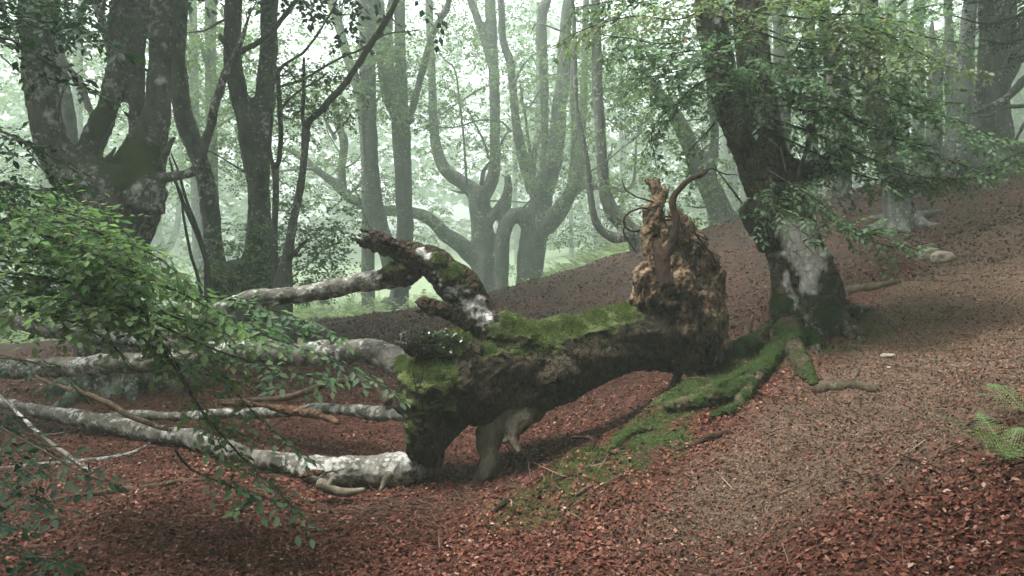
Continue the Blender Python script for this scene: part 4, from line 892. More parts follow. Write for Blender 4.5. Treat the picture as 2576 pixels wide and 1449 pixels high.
# splintered ends of the broken limbs
def splinters(a, b, n, w0, seed, Y, mt='heart_dark', spread=.6):
    r = np.random.default_rng(seed); A, B = px(*a, Y), px(*b, Y); D = B - A; its = []
    for k in range(n):
        o = r.normal(0, 1, 3) * w0 * spread; L = r.uniform(.45, 1.08); e = A + D * L + o * .8
        its.append(tube(np.array([A + o, A + D * L * .5 + o * 1.05, e]), np.array([w0 * r.uniform(.3, .55), w0 * r.uniform(.25, .45), w0 * .08]), 5, .06, .35, 12, seed + k))
    V, Fs = fuse(its, .009, 0); V = displace(V, Fs, [(14, .02, 'ridge'), (40, .008, 'n')]); part('broken_end', V, Fs, M[mt], fallen)
for a_, b_, n_, w_, Y_, sd_ in (((1725, 660), (1702, 528), 9, .045, 9.1, 21), ((1745, 640), (1768, 585), 5, .03, 9.1, 22), ((1775, 700), (1818, 756), 6, .035, 9.2, 23), ((1760, 640), (1795, 660), 4, .03, 9.15, 24), ((1640, 720), (1598, 672), 6, .04, 8.85, 25), ((1655, 690), (1640, 640), 5, .035, 8.85, 26), ((1775, 840), (1806, 800), 5, .03, 9.1, 27), ((1690, 640), (1668, 575), 5, .03, 9.05, 28)):
    splinters(a_, b_, n_, w_, sd_, Y_, 'rotten', .8)
splinters((1000, 628), (900, 590), 16, .075, 3, 8.35)
splinters((1085, 770), (1052, 760), 9, .08, 5, 8.1)
splinters((1040, 650), (985, 628), 5, .04, 7, 8.28)

# limbs lying out to the left
def limb(pl, Y0, Y1, crop=None, mt='limb', pale=(), lump=.13, disp=.012, name='limb', par=None, vox=.022, moss=()):
    PQ = tr(crop, pl, Y0, Y1) if crop else tq(pl, Y0, Y1)
    g_ = hug(PQ, .85, 0); near = g_[0][:, 1] < PQ[0][:, 1]; PQ = np.where(near[:, None], g_[0], PQ[0]), np.where(near, g_[1], PQ[1])     # never sunk into the floor
    V, Fs = fuse([tube(*PQ, seg=14, lump=lump, lf=4, seed=len(bpy.data.objects), wob=.02)], vox, 1)
    V = displace(V, Fs, [(3, disp * 2, 'n'), (12, disp, 'n'), (34, disp * .5, 'n')])
    at = {}
    if len(pale): at['pale'] = blobs(V, pale)
    if len(moss): at['moss'] = blobs(V, moss)
    return part(name, V, Fs, M[mt], par or fallen, attrs=at)
limb([(1020,684,70),(985,698,58),(930,708,50),(860,722,47),(780,736,46),(700,744,45),(640,750,42),(590,762,40),(545,785,36),(500,815,30)], 8.45, 8.7, moss=[(1000,685,8.45,.16)])
limb([(1060,950,100),(1010,915,80),(960,890,66),(890,885,60),(800,890,60),(700,890,60),(620,884,58),(540,888,55),(425,905,52),(320,912,52),(200,922,52),(90,928,48),(0,930,44),(-120,934,40)], 8.4, 10.6, moss=[(1030,930,8.4,.25)])
limb([(1096,1090,50),(1082,1145,76),(1040,1172,84),(980,1182,82),(920,1186,78),(860,1190,76),(800,1186,66),(740,1170,54),(660,1158,50),(560,1130,50),(480,1105,49),(390,1092,47),(300,1070,46),(200,1052,44),(100,1036,36),(0,1014,32),(-120,990,28)], 8.2, 10.4, vox=.02)
limb([(1060,1040,60),(1000,1043,38),(950,1040,36),(870,1032,33),(790,1030,31),(700,1036,28),(600,1040,26),(480,1044,25),(350,1046,24),(250,1048,20),(150,1052,16)], 8.3, 10.2)
limb([(980,1010,26),(966,1000,28),(950,972,27),(930,964,24),(880,960,16),(820,968,15),(770,984,16),(720,1000,17),(650,1003,14),(560,1010,9)], 8.5, 9.2, mt='dead', disp=.006, vox=.010)
limb([(850,1065,14),(815,1052,20),(770,1040,23),(710,1026,20),(640,1018,13),(560,1016,8)], 8.35, 8.7, mt='heart', disp=.01, lump=.35, name='broken_limb', vox=.010)
splinters((760, 1195), (870, 1180), 7, .03, 11, 7.62, 'heart')
for pl in ([(840,1200,20),(830,1225,18),(850,1240,10)], [(980,1190,24),(965,1220,18),(955,1235,8)], [(800,1215,30),(860,1235,26),(920,1232,14)]):
    limb(pl, 7.75, 7.7, mt='root_grey', name='root', disp=.006, vox=.010)

# ivy on the broken stub
iv = px(1060, 850, 7.85)
ivy = thing('ivy', 'dark ivy with glossy leaves trailing over the broken stub and hanging down', 'ivy', (iv[0], iv[1], iv[2]))
r_ = np.random.default_rng(11)
vines = [[(1105,895),(1070,920),(1055,960),(1048,1000)], [(1060,1000),(1070,1040),(1085,1080),(1098,1110),(1105,1150),(1108,1190),(1100,1235)], [(1040,810),(1030,850),(1045,890),(1040,930),(1045,975),(1050,1010)], [(1060,815),(1055,850),(1070,880),(1100,890)], [(1130,850),(1140,880),(1150,910),(1160,935)], [(1048,1010),(1052,1080),(1054,1150),(1052,1225)], [(1020,830),(1040,860),(1080,870),(1130,860)], [(1100,760),(1085,800),(1075,850),(1080,900)], [(1060,1000),(1100,970),(1180,1030),(1240,1050)]]
for k, pl in enumerate(vines):
    pts = np.array([px(x + r_.normal(0, 3), y, 7.72 + .03 * math.sin(k)) for x, y in pl]); V, Fs = tube(pts, np.full(len(pts), .0055 if k < 3 else .0035), 5, .03, .2, 20, wob=.015); part('vine', V, Fs, M['root_dark'], ivy)
IVY = (np.array([(0, 0, 0), (.25, .38, .05), (.5, .2, 0), (1, 0, -.05), (.5, -.2, 0), (.25, -.38, .05), (.3, 0, -.03)]), np.array([(0, 6, 1), (1, 6, 2), (2, 6, 3), (3, 6, 4), (4, 6, 5), (5, 6, 0)]))
pos = []
for _ in range(300):
    x, y = r_.normal(1085, 45), r_.normal(850, 28); c = px(x, y, 7.95); i = np.argmin(((LV - c) ** 2).sum(1)); pos.append((LV[i] + NV[i] * .02, NV[i]))
for pl in vines[:2] * 2 + vines[2:3]:
    for _ in range(14):
        j = r_.integers(0, len(pl) - 1); s = r_.random(); x = pl[j][0] * (1 - s) + pl[j + 1][0] * s; y = pl[j][1] * (1 - s) + pl[j + 1][1] * s; pos.append((px(x + r_.normal(0, 6), y, 7.68), np.array([0, -1, .3])))
for _ in range(14): pos.append((px(r_.normal(1088, 9), r_.normal(1100, 8), 7.66), np.array([0, -1, .4])))
IVM = mk('leaf', IVY[0], [IVY[1]], M['ivy'], smooth=False)
import mathutils
for p_, n_ in pos[:300]:
    n_ = norm(n_ + r_.normal(0, .5, 3)); d = norm(np.cross(n_, r_.normal(0, 1, 3))); s = np.cross(n_, d); sz = r_.uniform(.022, .045)
    lo = bpy.data.objects.new('leaf', IVM); link(lo, ivy); mw = mathutils.Matrix([[*(v * sz)] for v in (d, s, n_)]).transposed().to_4x4(); mw.translation = p_ - WLOC[ivy.name]; lo.matrix_basis = mw

# ------------------------------------------------------------------ other dead wood on the ground
def lying(name, label, pl, Y0, Y1, mt, crop=None, hug=True, group=None, lift=.5, twigs=0, cat='fallen branch', vox=None, lump=.18):
    """a log or branch; hug = follows the ground under its traced line"""
    P, Q = tr(crop, pl, Y0, Y1) if crop else tq(pl, Y0, Y1)
    if hug:
        P = P.copy()
        for i in range(len(P)):      # walk along the sight line until it meets the ground
            o = np.array([0, 0, CAMH]); d = (P[i] - o) / P[i][1]; ys = np.linspace(3.5, 24, 800); pts = o + d * ys[:, None]; g_ = pts[:, 2] - H(pts[:, 0], pts[:, 1]) - Q[i] * lift
            j = np.argmax(g_ < 0) if (g_ < 0).any() else np.argmin(np.abs(ys - P[i][1])); Q[i] *= ys[j] / P[i][1]; P[i] = pts[j]
        Q = np.minimum(Q, .2)
    c = P[len(P) // 2]; root = thing(name, label, cat, (c[0], c[1], float(H(c[0], c[1])[0])), group)
    V, Fs = tube(P, Q, 9, max(.03, Q.mean() * 1.2), lump, 7, len(bpy.data.objects), .015)
    part('stem', V, Fs, M[mt], root)
    r = np.random.default_rng(len(pl) * 7 + int(abs(P[0][0]) * 10))
    for _ in range(twigs):
        i = r.integers(0, len(P) - 1); a = P[i] * .5 + P[i + 1] * .5; d = norm(norm(P[i + 1] - P[i]) * .8 + r.normal(0, .6, 3) * [1, 1, .5] + [0, 0, .15]); L = r.uniform(.15, .4)
        V, Fs = tube(np.array([a, a + d * L * .5, a + d * L + r.normal(0, .03, 3)]), np.array([.009, .006, .003]), 5, .05, .2, 9); part('twig', V, Fs, M[mt], root)
    return root
lg = thing('fallen_log', 'pale lichen-crusted log lying behind the fallen tree limbs', 'log', tuple(px(250, 850, 11.4)))
limb([(-120,750,40),(0,795,36),(50,810,37),(125,830,37),(200,845,37),(275,850,35),(350,860,31),(430,866,26),(520,872,20)], 11.6, 11.0, par=lg, name='stem')
lying('fallen_branch', 'thin white-spotted branch on the leaf litter below the lower limb', [(0,910,20),(120,898,23),(200,890,25),(350,880,28),(500,865,30),(620,845,25),(700,815,18),(760,780,10)], 8, 8, 'limb', 'E', twigs=3)
lying('fallen_branch', 'long dark curved branch resting on open leaf litter in front', [(40,1125,14),(150,1100,20),(300,1060,28),(450,1040,30),(600,1020,35),(750,1000,35),(900,975,30),(1020,970,22),(1120,990,12)], 7.5, 7.5, 'dead', 'E', twigs=5)
lying('fallen_branch', 'slanting broken branch propped over the lower limb', [(180,440,12),(220,470,18),(350,510,25),(500,560,30),(650,640,30),(780,690,25),(860,715,16)], 9.3, 8.9, 'dead', 'E', hug=False, twigs=4)
lying('fallen_branch', 'crooked lichen-flecked branch crossing in front of the lower limb', [(0,540,12),(60,600,15),(150,690,22),(250,780,22),(350,850,22),(430,910,18),(470,925,8)], 8.6, 7.6, 'limb', 'E', hug=False, twigs=4)
lying('fallen_branch', 'mossy grey stub of root rising from trodden soil by the bank', [(2058,985,30),(2075,975,34),(2110,975,34),(2150,972,32),(2190,980,26),(2208,985,14)], 7.8, 7.8, 'root_moss', lift=.3, cat='root')
lying('fallen_branch', 'mossy log end lying on the knoll beside the old beech', [(2120,738,18),(2150,730,30),(2190,726,28),(2230,718,22),(2265,708,14)], 11, 11, 'root_moss', lift=.3, cat='log')
lying('fallen_branch', 'arched dark stick with pale bark near the ferns', [(2420,1080,5),(2440,1060,7),(2470,1052,8),(2495,1055,9),(2520,1062,8)], 5.6, 5.6, 'dead', lift=2.5, cat='stick')
lying('fallen_branch', 'forked black twig sticking up from the bank edge', [(1440,1100,8),(1480,1098,10),(1495,1112,12),(1480,1140,10),(1470,1165,7)], 7.4, 7.2, 'root_dark', hug=False, cat='stick')
lying('fallen_branch', 'dark curved root surfacing below the mossy bank', [(1700,1135,8),(1740,1120,16),(1780,1100,20),(1820,1092,18),(1850,1085,8)], 7, 7, 'root_dark', cat='root')
lying('fallen_branch', 'long brown branch lying along the foot of the bank', [(1240,1290,14),(1270,1262,17),(1320,1235,14),(1380,1215,11),(1470,1180,8),(1540,1140,5)], 6.8, 7.2, 'root_dark', lift=.3)
lying('fallen_branch', 'short leaning snag behind the mossy roots', [(1865,880,20),(1878,850,18),(1885,820,14),(1895,795,7)], 10.6, 10.8, 'dead', hug=False, cat='stick')
lying('fallen_branch', 'broken dark root stub under the root plate', [(1690,990,30),(1700,960,26),(1712,930,22),(1722,905,18)], 9.6, 9.5, 'bark_right', hug=False, cat='root')
# single sticks on the soil
SK = [('pale stick on trodden soil below the mossy root stub', [(2200,1020,5),(2170,1050,4),(2150,1065,3)]), ('short light stick lying alone on bare brown soil', [(2284,1178,6),(2310,1172,6),(2326,1168,4)]), ('forked thin twig standing on the knoll litter', [(2320,1011,4),(2322,1040,4),(2300,1055,4),(2288,1068,3)]),
      ('bleached stick leaning at the root tip', [(2148,950,9),(2160,930,9),(2168,915,7)]), ('dark stick with bark in the near litter', [(1640,1305,9),(1690,1292,8),(1740,1282,6)]), ('pale stick pointing down the slope', [(2140,1187,5),(2170,1170,5),(2188,1163,3)]),
      ('black broken twig on the grassy bank foot', [(1450,1245,12),(1480,1225,10),(1510,1210,6)]), ('long thin dark twig across near litter', [(2280,1420,5),(2340,1400,5),(2420,1390,4),(2470,1370,3)]), ('dark bent twig in reddish near leaves', [(1880,1430,8),(1950,1405,8),(2010,1400,6),(2060,1390,4)]),
      ('thin twig near the lower edge of the leaf litter', [(560,1420,4),(640,1415,5),(740,1424,4),(860,1430,3)]), ('slim stick on the knoll by the far stones', [(2360,850,4),(2400,843,5),(2455,845,4)])]
for lb, pl in SK: lying('stick', lb, pl, 6, 6, 'dead', lift=.9, cat='stick')
# ------------------------------------------------------------------ young beech just outside the left edge, its branches reaching in
yb = np.array([-5.6, 6.6]); young = thing('young_beech', 'leafy young beech branches reaching in over the fallen limbs, bright green', 'tree', (yb[0], yb[1], float(H(*yb)[0])))
h0 = float(H(*yb)[0])
V, Fs = tube(np.array([(yb[0], yb[1], h0 - .2), (yb[0] + .05, yb[1], h0 + 1.5), (yb[0] - .1, yb[1] + .05, h0 + 3.5), (yb[0] + .05, yb[1], h0 + 7)]), np.array([.11, .09, .075, .04]), 12, .12, .1, 4); part('trunk', V, Fs, M['bark_mid'], young)
def anchor(y): return (-330, y)
LB = [([(-300,560),(0,555),(150,560),(290,600),(400,650),(480,720)], (6.2,5.8), .5, 'leaf_lit', 10), ([(-200,650),(100,660),(280,670),(420,720),(560,790),(680,830)], (6.2,5.9), .42, 'leaf_lit', 10), ([(-200,760),(60,740),(200,760),(330,800),(430,860)], (6.1,5.8), .36, 'leaf_lit', 8), ([(300,760),(470,850),(600,900),(720,930),(830,960)], (6.2,6.1), .3, 'leaf_right', 8),
      ([(-360,560),(-120,520),(40,515),(180,540),(300,585),(420,645)], (6.6,6.9), .50, 'leaf_lit', 14), ([(-360,640),(-120,600),(60,640),(250,622),(380,680),(520,740)], (6.6,6.4), .48, 'leaf_lit', 20),
      ([(-360,730),(-120,690),(100,705),(250,725),(420,790),(600,850),(720,880)], (6.6,6.4), .48, 'leaf_lit', 20), ([(-360,640),(0,600),(200,645),(325,745),(385,830),(435,900),(500,1025),(540,1090),(575,1170)], (6.6,5.9), .30, 'leaf_lit', 26),
      ([(-360,700),(60,690),(380,775),(520,812),(680,850),(820,900),(930,955),(1015,1000)], (6.6,6.5), .34, 'leaf_right', 14), ([(200,720),(430,905),(560,960),(660,1060),(780,1155)], (6.4,6.2), .28, 'leaf_right', 12),
      ([(400,860),(500,1020),(590,1130),(690,1230),(790,1325)], (6.1,6.0), .30, 'leaf_right', 12), ([(440,1130),(480,1180),(600,1230),(720,1265)], (6.0,6.0), .26, 'leaf_right', 8), ([(-360,600),(-100,560),(100,590),(240,640),(330,700)], (6.6,6.0), .5, 'leaf_lit', 18),
      ([(-360,800),(-60,760),(120,790),(260,850),(330,930)], (6.6,6.0), .32, 'leaf_lit', 14), ([(-330,470),(-60,470),(100,490),(220,525)], (6.8,7.2), .5, 'leaf_lit', 8), ([(300,690),(480,740),(620,760),(740,800),(860,850)], (6.6,6.9), .36, 'leaf_right', 10),
      ([(-330,110),(-150,90),(0,70),(75,54),(150,56),(225,85),(320,140)], (6.2,5.2), .30, 'leaf_shade', 12), ([(-330,160),(-150,130),(0,95),(110,150),(200,210),(290,250)], (6.2,5.6), .26, 'leaf_shade', 12), ([(-330,300),(-150,290),(0,330),(110,385),(190,430)], (6.4,6.0), .36, 'leaf_shade', 8),
      ([(-330,30),(-150,0),(60,-10),(200,25)], (6,5.5), .45, 'leaf_shade', 6), ([(-330,420),(-150,420),(0,460),(110,480),(210,465)], (6.4,6.4), .45, 'leaf_shade', 8),
      ([(-330,900),(-150,1000),(0,1075),(100,1130),(200,1185),(275,1215)], (6.0,4.9), .28, 'leaf_shade', 12), ([(-330,1000),(-150,1160),(0,1215),(80,1255),(150,1300)], (6.0,4.7), .26, 'leaf_shade', 12), ([(-330,1100),(-150,1330),(-20,1385),(90,1400),(170,1425)], (6.0,4.5), .24, 'leaf_shade', 12), ([(-330,950),(-150,1040),(-30,1110),(50,1170),(90,1200)], (6,4.8), .26, 'leaf_shade', 10),
      ([(-330,860),(-150,900),(0,900),(130,925),(200,990)], (6.2,5.6), .2, 'leaf_shade', 8), ([(-330,1150),(-150,1290),(-30,1310),(40,1330)], (6,4.6), .22, 'leaf_shade', 8)]
for pth, Y, sp, mt, sg in LB: spray_branch(young, pth, Y, sp, .084 if mt != 'leaf_shade' else .072, mt, 8, 2, .07, .35, singles=sg, start=.3, tilt=.3)

# ------------------------------------------------------------------ leaf litter
def scatter(n, x0, x1, y0, y1, f):
    out = []
    while sum(map(len, out)) < n:
        p_ = np.stack([rng.uniform(x0, x1, 60000), rng.uniform(y0, y1, 60000)], 1); out.append(p_[rng.random(60000) < f(p_)])
    return np.vstack(out)[:n]
def dens(p_): return np.clip(1.3 / (1 + (np.hypot(p_[:, 0], p_[:, 1]) / 9.5) ** 2.6), 0, 1)
def inview(p_): return (np.abs(p_[:, 0]) < p_[:, 1] * .72 + .6)
def put(p_, size, tilt, tpl, lift=.012):
    n = len(p_); z = H(p_[:, 0], p_[:, 1]); nn = norm(Hn(p_[:, 0], p_[:, 1]) + rng.normal(0, tilt, (n, 3))); d = norm(np.cross(nn, rng.normal(0, 1, (n, 3))))
    pos = np.stack([p_[:, 0], p_[:, 1], z + rng.uniform(.002, lift * 2, n)], 1)
    return leaves(pos - d * (size * .5)[:, None], d, nn, size, tpl)
p_ = scatter(175000, -9, 10, 3.4, 17, lambda p: dens(p) * inview(p) * (1 - knoll_mask(p) * .93) * (1 - moss_mask(p) * .96) * np.clip(1.15 + 1.1 * fbm(np.stack([p[:, 0], p[:, 1], p[:, 0] * 0], 1), 1.1, 3, 77), .25, 1) * (1 - .75 * np.clip((p[:, 1] - 12.5) / 3, 0, 1) * np.clip(p[:, 0] / 2 + .4, 0, 1)))
V, F = put(p_, np.where(rng.random(len(p_)) < .22, rng.uniform(.04, .058, len(p_)), rng.uniform(.014, .04, len(p_))), .45, FLAKE); o = part('leaf_litter', V, [F], M['litter'], smooth=False); o['kind'] = 'stuff'; o['label'] = 'thick carpet of fallen reddish brown beech leaves'; o['category'] = 'leaf litter'
p_ = scatter(70000, -5, 11, 4, 17, lambda p: dens(p) * inview(p) * (.03 + np.maximum(knoll_mask(p), .35 * (p[:, 1] > 11) * (p[:, 0] > 1))) * (1 - moss_mask(p) * .6))
V, F = put(p_, rng.uniform(.009, .034, len(p_)), .5, FLAKE, .008); o = part('leaf_fragments', V, [F], M['frag'], smooth=False); o['kind'] = 'stuff'; o['label'] = 'crumbled tan leaf bits on the trodden knoll'; o['category'] = 'leaf litter'
p_ = scatter(36000, -9, 13, 11.5, 20.5, lambda p: inview(p) * .8)
V, F = put(p_, rng.uniform(.03, .085, len(p_)), .45, FLAKE, .015); o = part('leaf_fragments', V, [F], M['frag_shade'], smooth=False); o['kind'] = 'stuff'; o['label'] = 'brown leaf litter on the back slope, coloured darker for shade'; o['category'] = 'leaf litter'
# the largest leaves as pieces of their own
p_ = scatter(280, -3.6, 4.2, 4.1, 6.6, lambda p: inview(p) * 1.0); fl = mk('fallen_leaf', CURL[0], [CURL[1]], M['litter'], smooth=False)
z = H(p_[:, 0], p_[:, 1]); nn = norm(Hn(p_[:, 0], p_[:, 1]) + rng.normal(0, .3, (280, 3)))
for i in range(280):
    d = norm(np.cross(nn[i], rng.normal(0, 1, 3))); s = np.cross(nn[i], d); sz = rng.uniform(.04, .058)
    lo = bpy.data.objects.new('fallen_leaf', fl); link(lo, ground); mw = mathutils.Matrix([[*(v * sz)] for v in (d, s, nn[i])]).transposed().to_4x4(); mw.translation = (p_[i, 0], p_[i, 1], z[i] + .025); lo.matrix_basis = mw
# twiglets
p_ = scatter(5200, -8, 10, 3.6, 15, lambda p: dens(p) * inview(p)); n = len(p_); z = H(p_[:, 0], p_[:, 1]); its = []
nn = Hn(p_[:, 0], p_[:, 1]); d = norm(np.cross(nn, rng.normal(0, 1, (n, 3))) + nn * rng.normal(.02, .10, (n, 1)))
STK = (np.array([(0, .012, 0), (0, -.006, .01), (0, -.006, -.01), (.5, .03, .012), (.5, .012, .02), (.5, .012, .002), (1, .0, 0)]), np.array([(0, 1, 4), (0, 4, 3), (1, 2, 5), (1, 5, 4), (2, 0, 3), (2, 3, 5), (3, 4, 6), (4, 5, 6), (5, 3, 6)]))
sz = rng.gamma(2, .06, n) + .05
V, F = leaves(np.stack([p_[:, 0], p_[:, 1], z + .022], 1), d, nn, sz, STK); o = part('twig_litter', V, [F], M['stick'], smooth=False); o['kind'] = 'stuff'; o['label'] = 'small dry twigs strewn over the forest floor'; o['category'] = 'twigs'
# heap of fine twigs in front of the fallen trunk
c = px(1000, 1290, 7.0); n = 700; p_ = np.stack([rng.normal(c[0] + .2, .75, n), rng.normal(c[1] + .25, .28, n)], 1); z = H(p_[:, 0], p_[:, 1]); d = norm(np.stack([rng.normal(0, 1, n), rng.normal(0, .5, n), rng.normal(.02, .12, n)], 1))
V, F = leaves(np.stack([p_[:, 0], p_[:, 1], z + rng.uniform(.01, .06, n)], 1), d, Hn(p_[:, 0], p_[:, 1]), rng.uniform(.07, .24, n), STK); o = part('twig_heap', V, [F], M['stick'], smooth=False); o['kind'] = 'stuff'; o['label'] = 'low heap of fine dead twigs before the fallen trunk'; o['category'] = 'twigs'

# ------------------------------------------------------------------ grass and moss on the bank
def tufts(spots, per, size, spread, mt, name, label, cat, tpl=BLADE, lean=.55, up=1.0):
    P_, D_, S_ = [], [], []
    for x, y in spots:
        a = rng.normal(0, spread, (per, 2)); X, Yy = x + a[:, 0], y + a[:, 1]; P_.append(np.stack([X, Yy, H(X, Yy)], 1))
        D_.append(np.stack([a[:, 0] / spread * lean + rng.normal(0, .3, per), a[:, 1] / spread * lean + rng.normal(0, .3, per) - .15, np.full(per, up)], 1)); S_.append(size * rng.uniform(.5, 1.3, per))
    P_, D_, S_ = np.vstack(P_), np.vstack(D_), np.concatenate(S_)
    V, F = leaves(P_, D_, norm(rng.normal(0, 1, P_.shape) + [0, -.6, .6]), S_, tpl); o = part(name, V, [F], M[mt], smooth=False); o['kind'] = 'stuff'; o['label'] = label; o['category'] = cat
def along(L, n, sd_): 
    out = []
    for _ in range(n):
        i = rng.integers(0, len(L) - 1); s = rng.random(); out.append(L[i] * (1 - s) + L[i + 1] * s + rng.normal(0, sd_, 2))
    return np.array(out)
EX = EDGE + np.array([.16, -.10])
tufts(along(EX, 40, .12), 30, .06, .05, 'grass', 'grass', 'thin green grass fringing the edge of the bank', 'grass')
mp = scatter(40000, -.5, 4.6, 6.3, 11, lambda p: moss_mask(p) ** 1.5); 
V, F = leaves(np.stack([mp[:, 0], mp[:, 1], H(mp[:, 0], mp[:, 1])], 1), norm(Hn(mp[:, 0], mp[:, 1]) + rng.normal(0, .5, (len(mp), 3))), norm(rng.normal(0, 1, (len(mp), 3))), rng.uniform(.008, .024, len(mp)), BLADE1)
o = part('bank_moss', V, [F], M['moss_dark'], smooth=False); o['kind'] = 'stuff'; o['label'] = 'deep green moss covering the bank around the roots'; o['category'] = 'moss'
def gp(x, y, Y): return px(x, y, Y)[:2]
tufts([gp(2450, 885, 8.5), gp(2400, 890, 8.5), gp(2200, 830, 9.2), gp(2250, 690, 11.5), gp(2280, 700, 11.5), gp(2170, 860, 9.2), gp(2120, 905, 8.9), gp(1640, 1180, 6.7), gp(1680, 1160, 6.8), gp(1560, 1260, 6.4), gp(2560, 860, 8.2), gp(1380, 1320, 6.2), gp(1640, 1300, 6), gp(1720, 1330, 5.8)], 40, .05, .12, 'grass', 'grass', 'scattered short grass tufts on the trodden knoll', 'grass')

# ------------------------------------------------------------------ ferns, stones
def frond_mesh(n=15):
    V, F = [], []
    def tri(*p_):
        i = len(V); V.extend(p_); F.append((i, i + 1, i + 2))
    for k in range(n):
        s = (k + 1) / (n + 1); x = s; zc = .22 * s - .42 * s * s; L = .30 * math.sin(math.pi * (s * .8 + .2)) ** .8 * (1 - s * .35)
        for sg in (1, -1):
            a = np.array([x, 0, zc]); dr = np.array([.35, sg, -.12]); dr = dr / np.linalg.norm(dr); nb = 6
            for j in range(nb):
                u = (j + .3) / nb; c = a + dr * L * u + np.array([0, 0, -.10 * L * u * u]); wl = .026 * (1 - u * .75) + .006
                for s2 in (1, -1):
                    e = np.array([.9 * s2 + .1, .3 * sg, 0]) * wl; tri(c - dr * .011, c + dr * .013, c + e)
    for k in range(10):
        s0, s1 = k / 10, (k + 1) / 10; z0, z1 = .22 * s0 - .42 * s0 ** 2, .22 * s1 - .42 * s1 ** 2; wv = .005
        tri((s0, wv, z0), (s0, -wv, z0), (s1, 0, z1)); tri((s0, -wv, z0), (s1, wv, z1), (s1, -wv, z1))
    return np.array(V, float), np.array(F)
fv, ff = frond_mesh(); FM = mk('frond', fv, [ff], M['fern'], smooth=False)
def fern(x, y, n, size, label, a0=0, a1=2 * math.pi, pitch=(.3, .9)):
    z = float(H(x, y)[0]); root = thing('fern', label, 'fern', (x, y, z + .04)); r = np.random.default_rng(int(abs(x * 100)))
    for k in range(n):
        o = bpy.data.objects.new('frond', FM); link(o, root); a = a0 + (a1 - a0) * (k + r.uniform(-.3, .3)) / max(1, n - 1)
        o.rotation_euler = (r.normal(0, .2), -r.uniform(*pitch), a); s = size * r.uniform(.75, 1.15); o.scale = (s, s, s)
    return root
g1 = gp(2530, 1205, 5.15); fern(g1[0], g1[1], 9, .5, 'green fern clump with arching fronds on the knoll edge', 0, 2 * math.pi, (.15, .75))
g2 = gp(2575, 1075, 5.7); fern(g2[0], g2[1], 6, .42, 'small pale fern behind the larger green clump', .5, 5.6, (.1, .6))
# pale bracken in the hollow beyond the rim
Vs, Fs, o_ = [], [], 0
sv, sf = [], []
for k in range(9):
    s = (k + .5) / 9; zc = .25 * s - .4 * s * s; L = .32 * (1 - s * .8)
    for sg in (1, -1):
        i = len(sv); sv += [(s - .03, 0, zc), (s + .05, 0, zc), (s + .09, sg * L, zc - .08)]; sf.append((i, i + 1, i + 2))
sv, sf = np.array(sv), np.array(sf)
def bracken(n, box, Yr, size, label):
    pts = []
    while len(pts) < n:
        Y = rng.uniform(*Yr); X = px(rng.uniform(box[0], box[1]), 700, Y)[0]; pts.append((X, Y))
    pts = np.array(pts); a = rng.uniform(0, 2 * math.pi, n); e = rng.uniform(.2, 1.2, n)
    d = np.stack([np.cos(a) * np.cos(e), np.sin(a) * np.cos(e), np.sin(e)], 1); nn = np.stack([-np.cos(a) * np.sin(e), -np.sin(a) * np.sin(e), np.cos(e)], 1)
    V, F = leaves(np.stack([pts[:, 0], pts[:, 1], H(pts[:, 0], pts[:, 1]) + rng.uniform(0, .5, n)], 1), d, nn, size * rng.uniform(.6, 1.2, n), (sv, sf))
    o = part('bracken', V, [F], M['fern_far'], smooth=False); o['kind'] = 'stuff'; o['label'] = label; o['category'] = 'bracken'
bracken(4200, (560, 1140), (24, 56), 1.1, 'bracken painted pale for the glow in the misty hollow behind the left limbs')
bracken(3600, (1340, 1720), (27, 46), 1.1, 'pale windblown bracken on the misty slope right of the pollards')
bracken(2000, (-100, 640), (20, 46), 1.0, 'pale bracken behind the pollard and the bowed beech')

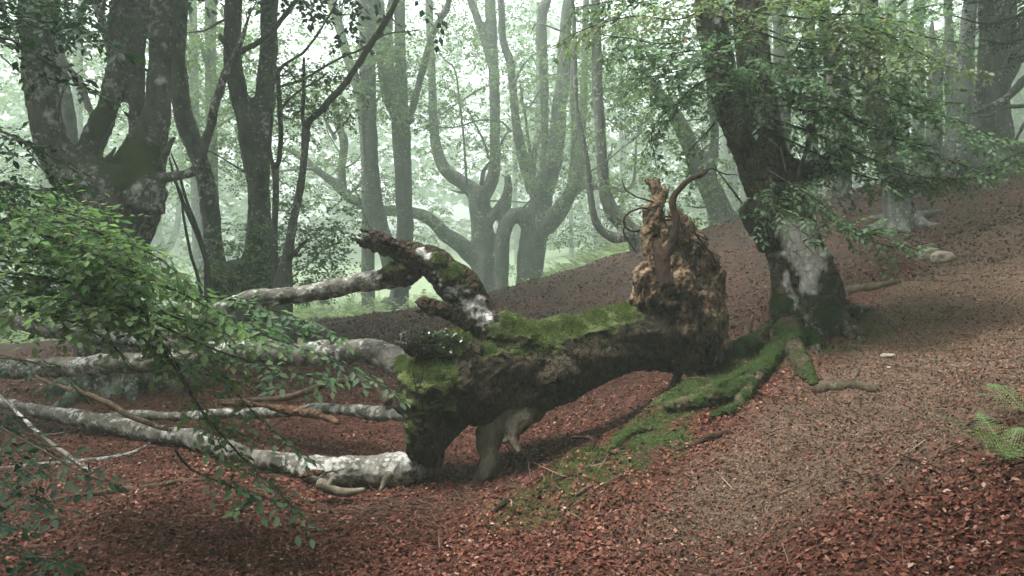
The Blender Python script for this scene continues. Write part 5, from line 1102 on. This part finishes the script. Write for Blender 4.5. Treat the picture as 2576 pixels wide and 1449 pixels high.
def stone(name, label, c, s, seed, cat='stone'):
    n = 26; u = np.linspace(0, math.pi, n); v = np.linspace(0, 2 * math.pi, 2 * n, endpoint=False); uu, vv = np.meshgrid(u, v, indexing='ij')
    V = np.stack([np.sin(uu) * np.cos(vv), np.sin(uu) * np.sin(vv), np.cos(uu)], -1).reshape(-1, 3); m_ = 2 * n
    V = np.sign(V) * np.abs(V) ** .75
    i = np.arange(n - 1)[:, None] * m_; j = np.arange(m_)[None]; F = np.stack([i + j, i + m_ + j, i + m_ + (j + 1) % m_, i + (j + 1) % m_], -1).reshape(-1, 4)
    V = V * (1 + .22 * noise(V, 1.3, seed) + .08 * noise(V, 4, seed) + .03 * noise(V, 12, seed))[:, None] * s
    o = part(name, V + c, [F], M['stone'], loc=c); o['label'] = label; o['category'] = cat
m, t, b, out = mat('sandstone'); p, g = wpos(t); t.links.new(ramp(t, nz(t, p, 9, 8, .7), [(.3, (.09, .08, .06)), (.7, (.3, .26, .2))]), b.inputs['Base Color']); b.inputs['Roughness'].default_value = .9
t.links.new(bump(t, nz(t, p, 40, 6, .7), .01, .8), b.inputs['Normal']); M['stone'] = m
def on(x, y, Y, up): c = px(x, y, Y); return np.array([c[0], c[1], float(H(c[0], c[1])[0]) + up])
stone('stone', 'flat-topped pale sandstone block on the knoll crest', on(2372, 645, 12.2, .06), np.array([.17, .13, .10]), 2)
stone('stone', 'rounded mossy stone half behind the flat sandstone block', on(2340, 622, 12.7, .05), np.array([.16, .13, .12]), 5)
stone('stone', 'small brown stone on trodden soil', on(2234, 880, 8.6, .01), np.array([.08, .06, .035]), 8)

# ------------------------------------------------------------------ haze
V = np.array([(x, y, z) for x in (-125, 125) for y in (-50, 150) for z in (-9, 52.0)]); F = np.array([(0, 1, 3, 2), (4, 6, 7, 5), (0, 4, 5, 1), (2, 3, 7, 6), (0, 2, 6, 4), (1, 5, 7, 3)])
hz = bpy.data.materials.new('mist'); hz.use_nodes = True; t = hz.node_tree; t.nodes.clear()
out = t.nodes.new('ShaderNodeOutputMaterial'); pv = t.nodes.new('ShaderNodeVolumePrincipled'); pv.inputs['Color'].default_value = (.85, 1.0, .89, 1); pv.inputs['Density'].default_value = HAZE; pv.inputs['Anisotropy'].default_value = .35
t.links.new(pv.outputs[0], out.inputs['Volume'])
o = part('haze', V, [F], hz, smooth=False); o['kind'] = 'stuff'; o['label'] = 'pale morning mist filling the beech wood'; o['category'] = 'haze'
